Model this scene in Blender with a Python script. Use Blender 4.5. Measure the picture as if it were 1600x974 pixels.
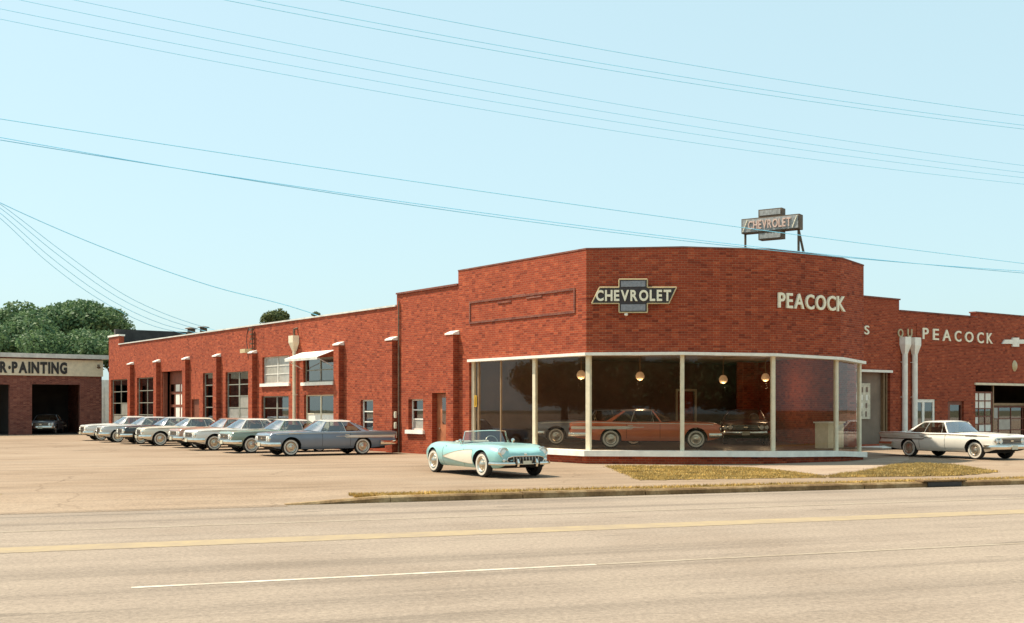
import bpy, bmesh, math, random
import numpy as np
from mathutils import Vector, Matrix

for o in list(bpy.data.objects):
    bpy.data.objects.remove(o, do_unlink=True)
SC = bpy.context.scene
COL = SC.collection
R = math.radians

# ------------------------------------------------------------------ camera, sky, sun, exposure
F = 1800.0          # focal length in pixels of the 1600 px wide photograph
HZ = 638.0          # horizon row
H = 1.88            # eye height above the lot
cam = bpy.data.cameras.new("camera")
cam.sensor_width = 36.0
cam.lens = 36.0 * F / 1600.0
cam.shift_y = (HZ - 487.0) / 1600.0
cam.clip_start = 0.1
cam.clip_end = 3000
camo = bpy.data.objects.new("camera", cam)
camo.location = (0, 0, H)
camo.rotation_euler = (R(90), 0, 0)
COL.objects.link(camo)
SC.camera = camo

SUN_AZ = Vector((-0.98, 0.20, 0)).normalized()
SUN_EL = R(61)
world = bpy.data.worlds.new("World")
SC.world = world
world.use_nodes = True
nt = world.node_tree
for n in list(nt.nodes):
    nt.nodes.remove(n)
sky = nt.nodes.new("ShaderNodeTexSky")
sky.sky_type = 'NISHITA'
sky.sun_disc = False
sky.sun_elevation = SUN_EL
sky.sun_rotation = math.atan2(SUN_AZ.x, SUN_AZ.y)
sky.air_density = 1.0
sky.dust_density = 2.2
sky.ozone_density = 1.6
# pale printed summer sky: the whole sky pulled evenly towards a light cyan
mixc = nt.nodes.new("ShaderNodeMix")
mixc.data_type = 'RGBA'
mixc.inputs[0].default_value = 0.5
mixc.inputs[7].default_value = (7.1, 9.9, 10.0, 1)
bg = nt.nodes.new("ShaderNodeBackground")
bg.inputs[1].default_value = 0.09
wo = nt.nodes.new("ShaderNodeOutputWorld")
nt.links.new(sky.outputs[0], mixc.inputs[6])
nt.links.new(mixc.outputs[2], bg.inputs[0])
nt.links.new(bg.outputs[0], wo.inputs[0])

sun = bpy.data.lights.new("sun", 'SUN')
sun.energy = 5.0
sun.angle = R(0.53)
sun.color = (1.0, 0.89, 0.72)
suno = bpy.data.objects.new("sun", sun)
d = -Vector((SUN_AZ.x * math.cos(SUN_EL), SUN_AZ.y * math.cos(SUN_EL), math.sin(SUN_EL)))
suno.rotation_euler = d.to_track_quat('-Z', 'Y').to_euler()
suno.location = (-40, 20, 40)
COL.objects.link(suno)

SC.view_settings.view_transform = 'Standard'
SC.view_settings.look = 'None'
SC.view_settings.exposure = 0.55
SC.view_settings.gamma = 1.0
SC.view_settings.use_curve_mapping = False
SC.render.engine = 'CYCLES'
SC.cycles.max_bounces = 8
SC.cycles.transparent_max_bounces = 24

# ------------------------------------------------------------------ materials
MATS = {}
def _new(name):
    m = bpy.data.materials.new(name)
    m.use_nodes = True
    t = m.node_tree
    b = t.nodes["Principled BSDF"]
    MATS[name] = m
    return m, t, b

def N(t, kind, **kw):
    n = t.nodes.new(kind)
    for k, v in kw.items():
        setattr(n, k, v)
    return n

def ramp(t, fac, stops):
    r = N(t, "ShaderNodeValToRGB")
    el = r.color_ramp.elements
    el[0].position, el[0].color = stops[0][0], (*stops[0][1], 1)
    el[1].position, el[1].color = stops[-1][0], (*stops[-1][1], 1)
    for p, c in stops[1:-1]:
        e = el.new(p)
        e.color = (*c, 1)
    t.links.new(fac, r.inputs[0])
    return r.outputs[0]

def noise(t, vec, scale, detail=4, rough=0.6):
    n = N(t, "ShaderNodeTexNoise")
    n.inputs["Scale"].default_value = scale
    n.inputs["Detail"].default_value = detail
    n.inputs["Roughness"].default_value = rough
    if vec is not None:
        t.links.new(vec, n.inputs["Vector"])
    return n.outputs[0]

def mul(t, a, b, f=1.0, blend='MULTIPLY'):
    m = N(t, "ShaderNodeMix", data_type='RGBA', blend_type=blend)
    m.inputs[0].default_value = f
    t.links.new(a, m.inputs[6])
    t.links.new(b, m.inputs[7])
    return m.outputs[2]

def mat_plain(name, col, rough=0.6, metal=0.0, var=0.12, vscale=6.0, bump=0.0, bscale=40, coat=0.0, spec=0.5):
    m, t, b = _new(name)
    tc = N(t, "ShaderNodeTexCoord")
    n = noise(t, tc.outputs["Object"], vscale)
    lo = tuple(c * (1 - var) for c in col)
    hi = tuple(min(1, c * (1 + var)) for c in col)
    t.links.new(ramp(t, n, [(0.3, lo), (0.7, hi)]), b.inputs["Base Color"])
    b.inputs["Roughness"].default_value = rough
    b.inputs["Metallic"].default_value = metal
    b.inputs["Coat Weight"].default_value = coat
    b.inputs["Coat Roughness"].default_value = 0.06
    b.inputs["Specular IOR Level"].default_value = spec
    if bump:
        bp = N(t, "ShaderNodeBump")
        bp.inputs["Strength"].default_value = bump
        bp.inputs["Distance"].default_value = 0.02
        t.links.new(noise(t, tc.outputs["Object"], bscale), bp.inputs["Height"])
        t.links.new(bp.outputs[0], b.inputs["Normal"])
    return m

def mat_brick(name, c1, c2, mortar):
    m, t, b = _new(name)
    uv = N(t, "ShaderNodeUVMap")
    uv.uv_map = "UVMap"
    br = N(t, "ShaderNodeTexBrick")
    br.inputs["Scale"].default_value = 1.0
    br.inputs["Brick Width"].default_value = 0.22
    br.inputs["Row Height"].default_value = 0.078
    br.inputs["Mortar Size"].default_value = 0.0085
    br.inputs["Mortar Smooth"].default_value = 0.3
    br.inputs["Bias"].default_value = 0.0
    br.inputs["Color1"].default_value = (*c1, 1)
    br.inputs["Color2"].default_value = (*c2, 1)
    br.inputs["Mortar"].default_value = (*mortar, 1)
    t.links.new(uv.outputs[0], br.inputs["Vector"])
    tc = N(t, "ShaderNodeTexCoord")
    big = ramp(t, noise(t, tc.outputs["Object"], 0.35, 5), [(0.3, (0.90, 0.88, 0.88)), (0.7, (1.06, 1.06, 1.05))])
    # clinker bricks: single bricks burnt darker
    mp = N(t, "ShaderNodeMapping")
    mp.inputs["Scale"].default_value = (4.55, 12.8, 1)
    t.links.new(uv.outputs[0], mp.inputs[0])
    fl = N(t, "ShaderNodeVectorMath", operation='FLOOR')
    t.links.new(mp.outputs[0], fl.inputs[0])
    wn = N(t, "ShaderNodeTexWhiteNoise")
    t.links.new(fl.outputs[0], wn.inputs["Vector"])
    clk = ramp(t, wn.outputs["Value"], [(0.0, (0.62, 0.58, 0.6)), (0.2, (0.93, 0.91, 0.91)), (0.75, (1.05, 1.05, 1.0)), (1.0, (1.3, 1.4, 1.3))])
    col = mul(t, mul(t, br.outputs["Color"], big), clk)
    # rain streaks
    mp2 = N(t, "ShaderNodeMapping")
    mp2.inputs["Scale"].default_value = (1.6, 0.12, 1)
    t.links.new(uv.outputs[0], mp2.inputs[0])
    st = ramp(t, noise(t, mp2.outputs[0], 1.0, 6), [(0.3, (0.90, 0.89, 0.89)), (0.6, (1.02, 1.02, 1.02))])
    col = mul(t, col, st)
    t.links.new(col, b.inputs["Base Color"])
    b.inputs["Roughness"].default_value = 0.85
    b.inputs["Specular IOR Level"].default_value = 0.25
    bp = N(t, "ShaderNodeBump")
    bp.inputs["Strength"].default_value = 0.5
    bp.inputs["Distance"].default_value = 0.008
    inv = N(t, "ShaderNodeMath", operation='SUBTRACT')
    inv.inputs[0].default_value = 1.0
    t.links.new(br.outputs["Fac"], inv.inputs[1])
    t.links.new(inv.outputs[0], bp.inputs["Height"])
    t.links.new(bp.outputs[0], b.inputs["Normal"])
    return m

def mat_ground(name, cols, dirv, spots=0.5, patch=0.2, streak=0.35, rough=0.9, cracks=0.0):
    """worn paving: broad patches, streaks along the traffic, fine grit, dark oil spots"""
    m, t, b = _new(name)
    tc = N(t, "ShaderNodeTexCoord")
    mp = N(t, "ShaderNodeMapping")
    mp.inputs["Rotation"].default_value = (0, 0, -math.atan2(dirv[1], dirv[0]))
    t.links.new(tc.outputs["Object"], mp.inputs[0])
    mp2 = N(t, "ShaderNodeMapping")
    mp2.inputs["Scale"].default_value = (0.03, 1.1, 1)
    t.links.new(mp.outputs[0], mp2.inputs[0])
    base = ramp(t, noise(t, tc.outputs["Object"], patch, 8, 0.62), [(0.32, cols[0]), (0.5, cols[1]), (0.7, cols[2])])
    s = ramp(t, noise(t, mp2.outputs[0], 1.0, 5, 0.7), [(0.3, (1 - streak,) * 3), (0.5, (1.0,) * 3), (0.72, (1 + 0.5 * streak,) * 3)])
    col = mul(t, base, s)
    g = ramp(t, noise(t, tc.outputs["Object"], 16.0, 7, 0.8), [(0.3, (0.62,) * 3), (0.7, (1.34,) * 3)])
    col = mul(t, col, g)
    mp3 = N(t, "ShaderNodeMapping")
    mp3.inputs["Scale"].default_value = (0.35, 1.5, 1)
    t.links.new(mp.outputs[0], mp3.inputs[0])
    sp = ramp(t, noise(t, mp3.outputs[0], 1.3, 3, 0.5), [(0.0, (1 - spots,) * 3), (0.27, (1 - spots,) * 3), (0.34, (1.0,) * 3), (1, (1.0,) * 3)])
    col = mul(t, col, sp)
    if cracks:
        # hairline cracks and tar-filled seams
        wob = N(t, "ShaderNodeMix", data_type='RGBA', blend_type='LINEAR_LIGHT'); wob.inputs[0].default_value = 0.5
        nz = N(t, "ShaderNodeTexNoise"); nz.inputs["Scale"].default_value = 0.8; nz.inputs["Detail"].default_value = 5
        t.links.new(tc.outputs["Object"], nz.inputs["Vector"])
        t.links.new(tc.outputs["Object"], wob.inputs[6]); t.links.new(nz.outputs[1], wob.inputs[7])
        vo = N(t, "ShaderNodeTexVoronoi"); vo.feature = 'DISTANCE_TO_EDGE'; vo.inputs["Scale"].default_value = cracks
        t.links.new(wob.outputs[2], vo.inputs["Vector"])
        ck = ramp(t, vo.outputs["Distance"], [(0.0, (0.68, 0.65, 0.63)), (0.005, (0.8, 0.78, 0.76)), (0.012, (1, 1, 1))])
        gate = ramp(t, noise(t, tc.outputs["Object"], 0.12, 3), [(0.45, (0, 0, 0)), (0.6, (1, 1, 1))])
        m3 = N(t, "ShaderNodeMix", data_type='RGBA', blend_type='MULTIPLY')
        t.links.new(gate, m3.inputs[0]); t.links.new(col, m3.inputs[6]); t.links.new(ck, m3.inputs[7])
        col = m3.outputs[2]
        # oil drips
        vd = N(t, "ShaderNodeTexVoronoi"); vd.inputs["Scale"].default_value = 0.55; vd.inputs["Randomness"].default_value = 1.0
        t.links.new(wob.outputs[2], vd.inputs["Vector"])
        od = ramp(t, vd.outputs["Distance"], [(0.0, (0.6, 0.57, 0.55)), (0.05, (0.75, 0.72, 0.7)), (0.13, (1, 1, 1))])
        col = mul(t, col, od, 0.75)
    t.links.new(col, b.inputs["Base Color"])
    b.inputs["Roughness"].default_value = rough
    b.inputs["Specular IOR Level"].default_value = 0.2
    bp = N(t, "ShaderNodeBump")
    bp.inputs["Strength"].default_value = 0.35
    bp.inputs["Distance"].default_value = 0.01
    t.links.new(noise(t, tc.outputs["Object"], 60.0), bp.inputs["Height"])
    t.links.new(bp.outputs[0], b.inputs["Normal"])
    return m

def mat_glass(name, tint, refl=0.08, fres=1.45):
    m = bpy.data.materials.new(name)
    m.use_nodes = True
    t = m.node_tree
    for n in list(t.nodes):
        t.nodes.remove(n)
    out = N(t, "ShaderNodeOutputMaterial")
    tr = N(t, "ShaderNodeBsdfTransparent")
    tr.inputs[0].default_value = (*tint, 1)
    gl = N(t, "ShaderNodeBsdfGlossy")
    gl.inputs["Roughness"].default_value = 0.015
    gl.inputs["Color"].default_value = (0.95, 0.96, 1, 1)
    # reflectance from the angle alone (same from either face of the pane): Schlick
    f0 = ((fres - 1) / (fres + 1)) ** 2 + refl
    ge = N(t, "ShaderNodeNewGeometry")
    dt = N(t, "ShaderNodeVectorMath", operation='DOT_PRODUCT')
    t.links.new(ge.outputs["Normal"], dt.inputs[0]); t.links.new(ge.outputs["Incoming"], dt.inputs[1])
    ab = N(t, "ShaderNodeMath", operation='ABSOLUTE'); t.links.new(dt.outputs["Value"], ab.inputs[0])
    om = N(t, "ShaderNodeMath", operation='SUBTRACT'); om.inputs[0].default_value = 1.0; om.use_clamp = True; t.links.new(ab.outputs[0], om.inputs[1])
    pw = N(t, "ShaderNodeMath", operation='POWER'); pw.inputs[1].default_value = 5.0; t.links.new(om.outputs[0], pw.inputs[0])
    ad = N(t, "ShaderNodeMath", operation='MULTIPLY_ADD'); ad.inputs[1].default_value = 1 - f0; ad.inputs[2].default_value = f0; ad.use_clamp = True
    t.links.new(pw.outputs[0], ad.inputs[0])
    mx = N(t, "ShaderNodeMixShader")
    t.links.new(ad.outputs[0], mx.inputs[0])
    t.links.new(tr.outputs[0], mx.inputs[1])
    t.links.new(gl.outputs[0], mx.inputs[2])
    t.links.new(mx.outputs[0], out.inputs[0])
    # faint waviness of plate glass
    tc = N(t, "ShaderNodeTexCoord")
    bp = N(t, "ShaderNodeBump")
    bp.inputs["Strength"].default_value = 0.05
    bp.inputs["Distance"].default_value = 0.01
    t.links.new(noise(t, tc.outputs["Object"], 0.9, 1), bp.inputs["Height"])
    t.links.new(bp.outputs[0], gl.inputs["Normal"])
    MATS[name] = m
    return m

def mat_paint(name, col, rough=0.3, metal=0.0):
    m, t, b = _new(name)
    tc = N(t, "ShaderNodeTexCoord")
    n = noise(t, tc.outputs["Object"], 2.5, 5)
    t.links.new(ramp(t, n, [(0.3, tuple(c * 0.93 for c in col)), (0.7, tuple(min(1, c * 1.04) for c in col))]), b.inputs["Base Color"])
    b.inputs["Roughness"].default_value = rough
    b.inputs["Metallic"].default_value = metal
    b.inputs["Coat Weight"].default_value = 0.7
    b.inputs["Coat Roughness"].default_value = 0.07
    # a film of road dust dulls the gloss unevenly
    t.links.new(ramp(t, noise(t, tc.outputs["Object"], 7, 4), [(0.3, (0.05,) * 3), (0.75, (0.22,) * 3)]), b.inputs["Coat Roughness"])
    return m

def mat_leaf(name, c1, c2):
    m, t, b = _new(name)
    geo = N(t, "ShaderNodeNewGeometry")
    r = ramp(t, geo.outputs["Random Per Island"], [(0.0, c1), (1.0, c2)])
    t.links.new(r, b.inputs["Base Color"])
    b.inputs["Roughness"].default_value = 0.6
    b.inputs["Specular IOR Level"].default_value = 0.3
    tl = N(t, "ShaderNodeBsdfTranslucent")
    t.links.new(r, tl.inputs[0])
    mx = N(t, "ShaderNodeMixShader")
    mx.inputs[0].default_value = 0.3
    out = t.nodes["Material Output"]
    t.links.new(b.outputs[0], mx.inputs[1])
    t.links.new(tl.outputs[0], mx.inputs[2])
    t.links.new(mx.outputs[0], out.inputs[0])
    return m

W_DIR = Vector((5030, 1800, 0)).normalized()      # along the street (receding to the right)
W_NRM = Vector((-W_DIR.y, W_DIR.x, 0))            # across the street, away from the camera
U_DIR = Vector((-1330, 1800, 0)).normalized()     # along the long side wall, receding left
V_DIR = Vector((U_DIR.y, -U_DIR.x, 0))            # along the annex front, receding right

mat_brick("brick", (0.36, 0.064, 0.0255), (0.285, 0.046, 0.019), (0.33, 0.135, 0.075))
mat_brick("brick_dark", (0.24, 0.075, 0.05), (0.19, 0.058, 0.042), (0.25, 0.15, 0.12))
mat_ground("asphalt_road", ((0.235, 0.182, 0.138), (0.272, 0.216, 0.168), (0.305, 0.244, 0.188)), W_DIR, 0.3, 0.22, 0.30)
mat_ground("lot_paving", ((0.225, 0.155, 0.10), (0.285, 0.205, 0.14), (0.32, 0.24, 0.17)), W_DIR, 0.25, 0.16, 0.28, cracks=0.22)
mat_ground("walk_concrete", ((0.30, 0.21, 0.15), (0.35, 0.26, 0.19), (0.39, 0.30, 0.22)), W_DIR, 0.2, 0.5, 0.1)
mat_ground("kerb_concrete", ((0.13, 0.075, 0.035), (0.24, 0.15, 0.07), (0.40, 0.29, 0.16)), W_DIR, 0.45, 1.4, 0.2)
mat_ground("soil", ((0.17, 0.12, 0.05), (0.25, 0.175, 0.07), (0.32, 0.23, 0.10)), W_DIR, 0.3, 1.2, 0.1)
mat_ground("earth", ((0.07, 0.065, 0.03), (0.10, 0.09, 0.045), (0.14, 0.115, 0.06)), W_DIR, 0.2, 0.1, 0.1)
mat_plain("stone_white", (0.86, 0.82, 0.72), 0.7, var=0.12, vscale=3, bump=0.2)
mat_plain("coping", (0.62, 0.60, 0.54), 0.8, var=0.2, vscale=2, bump=0.2)
mat_plain("cream_paint", (0.72, 0.63, 0.45), 0.5, var=0.12, vscale=4)
mat_plain("white_paint", (0.84, 0.80, 0.70), 0.5, var=0.1, vscale=5)
mat_plain("steel_sash", (0.27, 0.26, 0.21), 0.55, var=0.2, vscale=8)
mat_plain("bronze_metal", (0.30, 0.19, 0.10), 0.45, metal=0.4, var=0.2)
mat_plain("dark_wood", (0.20, 0.06, 0.03), 0.6, var=0.25, vscale=3)
mat_plain("door_wood", (0.40, 0.14, 0.06), 0.55, var=0.3, vscale=2)
mat_plain("roof_tar", (0.06, 0.055, 0.05), 0.95, var=0.3, vscale=2)
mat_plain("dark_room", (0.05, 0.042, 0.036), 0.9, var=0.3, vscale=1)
mat_plain("plaster_brown", (0.15, 0.085, 0.058), 0.9, var=0.2, vscale=1)
mat_plain("ceiling_tile", (0.24, 0.17, 0.12), 0.9, var=0.15, vscale=2)
mat_plain("floor_tile", (0.12, 0.075, 0.055), 0.35, var=0.2, vscale=1.5)
mat_plain("plaster_grey_brown", (0.20, 0.145, 0.105), 0.9, var=0.2, vscale=1)  # even brownish grey plaster
mat_plain("sign_black", (0.035, 0.022, 0.02), 0.4, var=0.2)
mat_plain("blind_pane", (0.38, 0.36, 0.31), 0.4, var=0.2, vscale=3, coat=1.0)
mat_plain("sign_grey", (0.24, 0.24, 0.26), 0.5, var=0.2, vscale=14)
mat_plain("sign_letter", (0.88, 0.80, 0.60), 0.4, var=0.06)
mat_plain("sign_tube", (0.55, 0.43, 0.24), 0.45, var=0.15)
mat_plain("sign_faded", (0.33, 0.33, 0.31), 0.6, var=0.3, vscale=10)
mat_plain("sign_peach", (0.75, 0.52, 0.42), 0.5, var=0.1)
mat_plain("paint_black", (0.03, 0.028, 0.025), 0.6, var=0.3)
mat_plain("rust_steel", (0.13, 0.085, 0.05), 0.7, var=0.35, vscale=9)
mat_plain("poster_paper", (0.62, 0.55, 0.42), 0.8, var=0.25, vscale=7)
mat_plain("poster_ink", (0.22, 0.15, 0.11), 0.8, var=0.4, vscale=9)
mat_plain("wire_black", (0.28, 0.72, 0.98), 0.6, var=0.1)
mat_plain("timber_pole", (0.13, 0.09, 0.06), 0.9, var=0.3, vscale=3)
mat_plain("tyre_rubber", (0.022, 0.020, 0.018), 0.8, var=0.2, vscale=12)
mat_plain("whitewall", (0.66, 0.60, 0.50), 0.6, var=0.08)
mat_plain("underbody", (0.018, 0.016, 0.015), 0.9)
mat_plain("grille_black", (0.03, 0.025, 0.022), 0.5)
mat_plain("chrome", (0.78, 0.74, 0.66), 0.14, metal=1.0, var=0.05)
mat_plain("chrome_dull", (0.62, 0.56, 0.46), 0.3, metal=0.9, var=0.1)
mat_plain("lamp_glass", (0.82, 0.80, 0.72), 0.12, var=0.04, coat=1.0)
mat_plain("tail_red", (0.35, 0.02, 0.015), 0.2, coat=1.0)
mat_plain("seat_vinyl", (0.20, 0.13, 0.09), 0.6, var=0.2)
mat_plain("seat_pale", (0.50, 0.50, 0.42), 0.6, var=0.1)
mat_plain("plate_tin", (0.62, 0.58, 0.44), 0.5)
mat_plain("cove_cream", (0.82, 0.76, 0.62), 0.3, var=0.03, coat=0.7)
mat_plain("trim_white", (0.78, 0.74, 0.66), 0.3, var=0.03, coat=0.6)
mat_plain("yellow_enamel", (0.65, 0.38, 0.03), 0.4)
mat_plain("trunk_bark", (0.11, 0.075, 0.05), 0.95, var=0.35, vscale=5, bump=0.5, bscale=12)
mat_plain("line_white", (0.74, 0.68, 0.58), 0.8, var=0.2, vscale=9)
mat_plain("house_board", (0.42, 0.38, 0.33), 0.8, var=0.1)
mat_plain("roof_shingle", (0.16, 0.12, 0.10), 0.9, var=0.25, vscale=4)
mat_plain("grass_blade_dry", (0.50, 0.32, 0.085), 0.8, var=0.45, vscale=1.2)
mat_plain("grass_blade_green", (0.33, 0.23, 0.075), 0.8, var=0.45, vscale=1.2)
mat_glass("shop_glass", (0.91, 0.87, 0.82), 0.0, 1.36)
mat_glass("sash_glass", (0.45, 0.43, 0.38), 0.16)
mat_glass("car_glass", (0.62, 0.64, 0.58), 0.10)
mat_glass("screen_glass", (0.60, 0.62, 0.56), 0.34)
mat_leaf("leaf_summer", (0.05, 0.105, 0.045), (0.16, 0.24, 0.10))
mat_leaf("leaf_olive", (0.06, 0.085, 0.03), (0.16, 0.18, 0.07))

# the worn centre line: paint rubbed thin over the asphalt
def mat_worn(name, col, under):
    m, t, b = _new(name)
    tc = N(t, "ShaderNodeTexCoord")
    f = noise(t, tc.outputs["Object"], 2.2, 8, 0.75)
    t.links.new(ramp(t, f, [(0.36, under), (0.70, col)]), b.inputs["Base Color"])
    b.inputs["Roughness"].default_value = 0.9
    b.inputs["Specular IOR Level"].default_value = 0.2
mat_worn("line_yellow", (0.385, 0.295, 0.17), (0.29, 0.225, 0.16))
mat_worn("line_faded", (0.39, 0.33, 0.26), (0.285, 0.222, 0.160))
mat_worn("line_white_worn", (0.70, 0.64, 0.53), (0.38, 0.31, 0.24))

m, t, b = _new("globe_lamp")
b.inputs["Base Color"].default_value = (0.8, 0.6, 0.4, 1)
b.inputs["Emission Color"].default_value = (1.0, 0.62, 0.32, 1)
b.inputs["Emission Strength"].default_value = 0.14
b.inputs["Roughness"].default_value = 0.3

# ------------------------------------------------------------------ mesh helpers
class MB:
    def __init__(s):
        s.v, s.f, s.m = [], [], []
    def add(s, verts, faces, mi=0):
        o = len(s.v)
        s.v += [tuple(p) for p in verts]
        s.f += [tuple(i + o for i in f) for f in faces]
        s.m += [mi] * len(faces)
        return s
    def box(s, c, size, ux=(1, 0, 0), mi=0, uz=(0, 0, 1)):
        """box about centre c; ux its x axis, uz its z axis"""
        ux = Vector(ux).normalized(); uz = Vector(uz).normalized(); uy = uz.cross(ux)
        c = Vector(c); a, b_, h = (x / 2 for x in size)
        vs = [c + ux * (sx * a) + uy * (sy * b_) + uz * (sz * h) for sz in (-1, 1) for sy in (-1, 1) for sx in (-1, 1)]
        return s.add(vs, [(0, 2, 3, 1), (4, 5, 7, 6), (0, 1, 5, 4), (2, 6, 7, 3), (0, 4, 6, 2), (1, 3, 7, 5)], mi)
    def prism(s, poly, off, mi=0):
        """closed prism: polygon points (3D) extruded by vector off"""
        n = len(poly); off = Vector(off)
        vs = [Vector(p) for p in poly] + [Vector(p) + off for p in poly]
        fs = [tuple(range(n - 1, -1, -1)), tuple(range(n, 2 * n))] + [(i, (i + 1) % n, n + (i + 1) % n, n + i) for i in range(n)]
        return s.add(vs, fs, mi)
    def tube(s, path, r, n=8, mi=0, caps=True):
        path = [Vector(p) for p in path]
        rs = r if isinstance(r, (list, tuple)) else [r] * len(path)
        vs, fs = [], []
        prev = None
        for i, p in enumerate(path):
            t = (path[min(i + 1, len(path) - 1)] - path[max(i - 1, 0)]).normalized()
            if prev is None:
                a = t.orthogonal().normalized()
            else:
                a = (prev - t * prev.dot(t)).normalized()
            prev = a
            b_ = t.cross(a)
            for k in range(n):
                an = 2 * math.pi * k / n
                vs.append(p + (a * math.cos(an) + b_ * math.sin(an)) * rs[i])
        for i in range(len(path) - 1):
            for k in range(n):
                k2 = (k + 1) % n
                fs.append((i * n + k, i * n + k2, (i + 1) * n + k2, (i + 1) * n + k))
        if caps:
            fs.append(tuple(range(n - 1, -1, -1)))
            fs.append(tuple((len(path) - 1) * n + k for k in range(n)))
        return s.add(vs, fs, mi)
    def lathe(s, prof, n=24, axis='Y', c=(0, 0, 0), mi=0, mat=None):
        """profile list of (radius, along) turned about an axis through c"""
        vs, fs = [], []
        for r, a in prof:
            for k in range(n):
                an = 2 * math.pi * k / n
                x, y = r * math.cos(an), r * math.sin(an)
                p = Vector((x, a, y)) if axis == 'Y' else (Vector((a, x, y)) if axis == 'X' else Vector((x, y, a)))
                if mat is not None:
                    p = mat @ p
                vs.append(p + Vector(c))
        for i in range(len(prof) - 1):
            for k in range(n):
                k2 = (k + 1) % n
                fs.append((i * n + k, i * n + k2, (i + 1) * n + k2, (i + 1) * n + k))
        return s.add(vs, fs, mi)
    def build(s, name, mats, parent=None, org=(0, 0, 0), smooth=None, weld=False, uv=False, loc=None):
        me = bpy.data.meshes.new(name)
        og = Vector(org)
        me.from_pydata([tuple(Vector(p) - og) for p in s.v], [], s.f)
        if not isinstance(mats, (list, tuple)):
            mats = [mats]
        for x in mats:
            me.materials.append(MATS[x] if isinstance(x, str) else x)
        for p, mi in zip(me.polygons, s.m):
            p.material_index = mi
        bm = bmesh.new()
        bm.from_mesh(me)
        if weld:
            bmesh.ops.remove_doubles(bm, verts=bm.verts, dist=1e-4)
        bmesh.ops.recalc_face_normals(bm, faces=bm.faces)
        if smooth is not None:
            ang = R(smooth)
            for f in bm.faces:
                f.smooth = True
            for e in bm.edges:
                e.smooth = len(e.link_faces) == 2 and e.calc_face_angle(0) < ang
        if uv:
            lay = bm.loops.layers.uv.new("UVMap")
            Z = Vector((0, 0, 1))
            for f in bm.faces:
                nn = f.normal
                tt = Z.cross(nn)
                if abs(nn.z) > 0.7 or tt.length < 1e-4:
                    for l in f.loops:
                        l[lay].uv = (l.vert.co.x, l.vert.co.y)
                else:
                    tt.normalize()
                    for l in f.loops:
                        l[lay].uv = (l.vert.co.dot(tt), l.vert.co.z)
        bm.to_mesh(me)
        bm.free()
        o = bpy.data.objects.new(name, me)
        COL.objects.link(o)
        if parent is not None:
            o.parent = parent
        else:
            o.location = og
        return o

def tag(o, label=None, cat=None, group=None, kind=None):
    if label: o["label"] = label
    if cat: o["category"] = cat
    if group: o["group"] = group
    if kind: o["kind"] = kind
    return o

def thing(name, loc, label, cat, group=None, rz=0.0):
    o = bpy.data.objects.new(name, None)
    o.location = loc
    o.rotation_euler = (0, 0, rz)
    o.empty_display_size = 0.3
    COL.objects.link(o)
    return tag(o, label, cat, group)

def copy_tree(o, parent=None):
    c = o.copy()
    COL.objects.link(c)
    c.parent = parent
    for ch in list(o.children):
        copy_tree(ch, c)
    return c

def ground(px, py, z=0.0):
    Y = F * (H - z) / (py - HZ)
    return Vector(((px - 800) / F * Y, Y, z))

def at(px, py, Y):
    return Vector(((px - 800) / F * Y, Y, H + (HZ - py) / F * Y))

class Plane:
    """a vertical plane through o running along d; nrm points to the viewer's side"""
    def __init__(s, o, d, nrm):
        s.o, s.d, s.n = Vector(o), Vector(d).normalized(), Vector(nrm).normalized()
    def a(s, px):
        r = (px - 800) / F
        return (s.o.y * r - s.o.x) / (s.d.x - s.d.y * r)
    def z(s, px, py):
        Y = s.o.y + s.d.y * s.a(px)
        return H + (HZ - py) / F * Y
    def p(s, a, z, out=0.0):
        q = s.o + s.d * a + s.n * out
        return Vector((q.x, q.y, z))

def wall_cells(mb, pl, outline, zbot, holes, th, out=0.0, mi=0):
    """a wall of thickness th standing in plane pl, stepped top, rectangular holes with real reveals"""
    us = sorted({round(x, 4) for sp in outline for x in sp[:2]} | {round(x, 4) for h in holes for x in h[:2]})
    zs = sorted({zbot} | {round(sp[2], 4) for sp in outline} | {round(x, 4) for h in holes for x in h[2:4]})
    nu, nz = len(us) - 1, len(zs) - 1
    def solid(i, j):
        if i < 0 or j < 0 or i >= nu or j >= nz:
            return False
        u, z = (us[i] + us[i + 1]) / 2, (zs[j] + zs[j + 1]) / 2
        if not any(sp[0] < u < sp[1] and z < sp[2] for sp in outline):
            return False
        return not any(h[0] < u < h[1] and h[2] < z < h[3] for h in holes)
    q = lambda u, z, k: pl.p(u, z, out - (th if k else 0))
    for i in range(nu):
        for j in range(nz):
            if not solid(i, j):
                continue
            a, b_, c, e = us[i], us[i + 1], zs[j], zs[j + 1]
            mb.add([q(a, c, 0), q(b_, c, 0), q(b_, e, 0), q(a, e, 0)], [(0, 1, 2, 3)], mi)
            mb.add([q(a, c, 1), q(b_, c, 1), q(b_, e, 1), q(a, e, 1)], [(3, 2, 1, 0)], mi)
            if not solid(i - 1, j): mb.add([q(a, c, 0), q(a, e, 0), q(a, e, 1), q(a, c, 1)], [(0, 1, 2, 3)], mi)
            if not solid(i + 1, j): mb.add([q(b_, c, 0), q(b_, e, 0), q(b_, e, 1), q(b_, c, 1)], [(3, 2, 1, 0)], mi)
            if not solid(i, j - 1): mb.add([q(a, c, 0), q(b_, c, 0), q(b_, c, 1), q(a, c, 1)], [(3, 2, 1, 0)], mi)
            if not solid(i, j + 1): mb.add([q(a, e, 0), q(b_, e, 0), q(b_, e, 1), q(a, e, 1)], [(0, 1, 2, 3)], mi)

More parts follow.
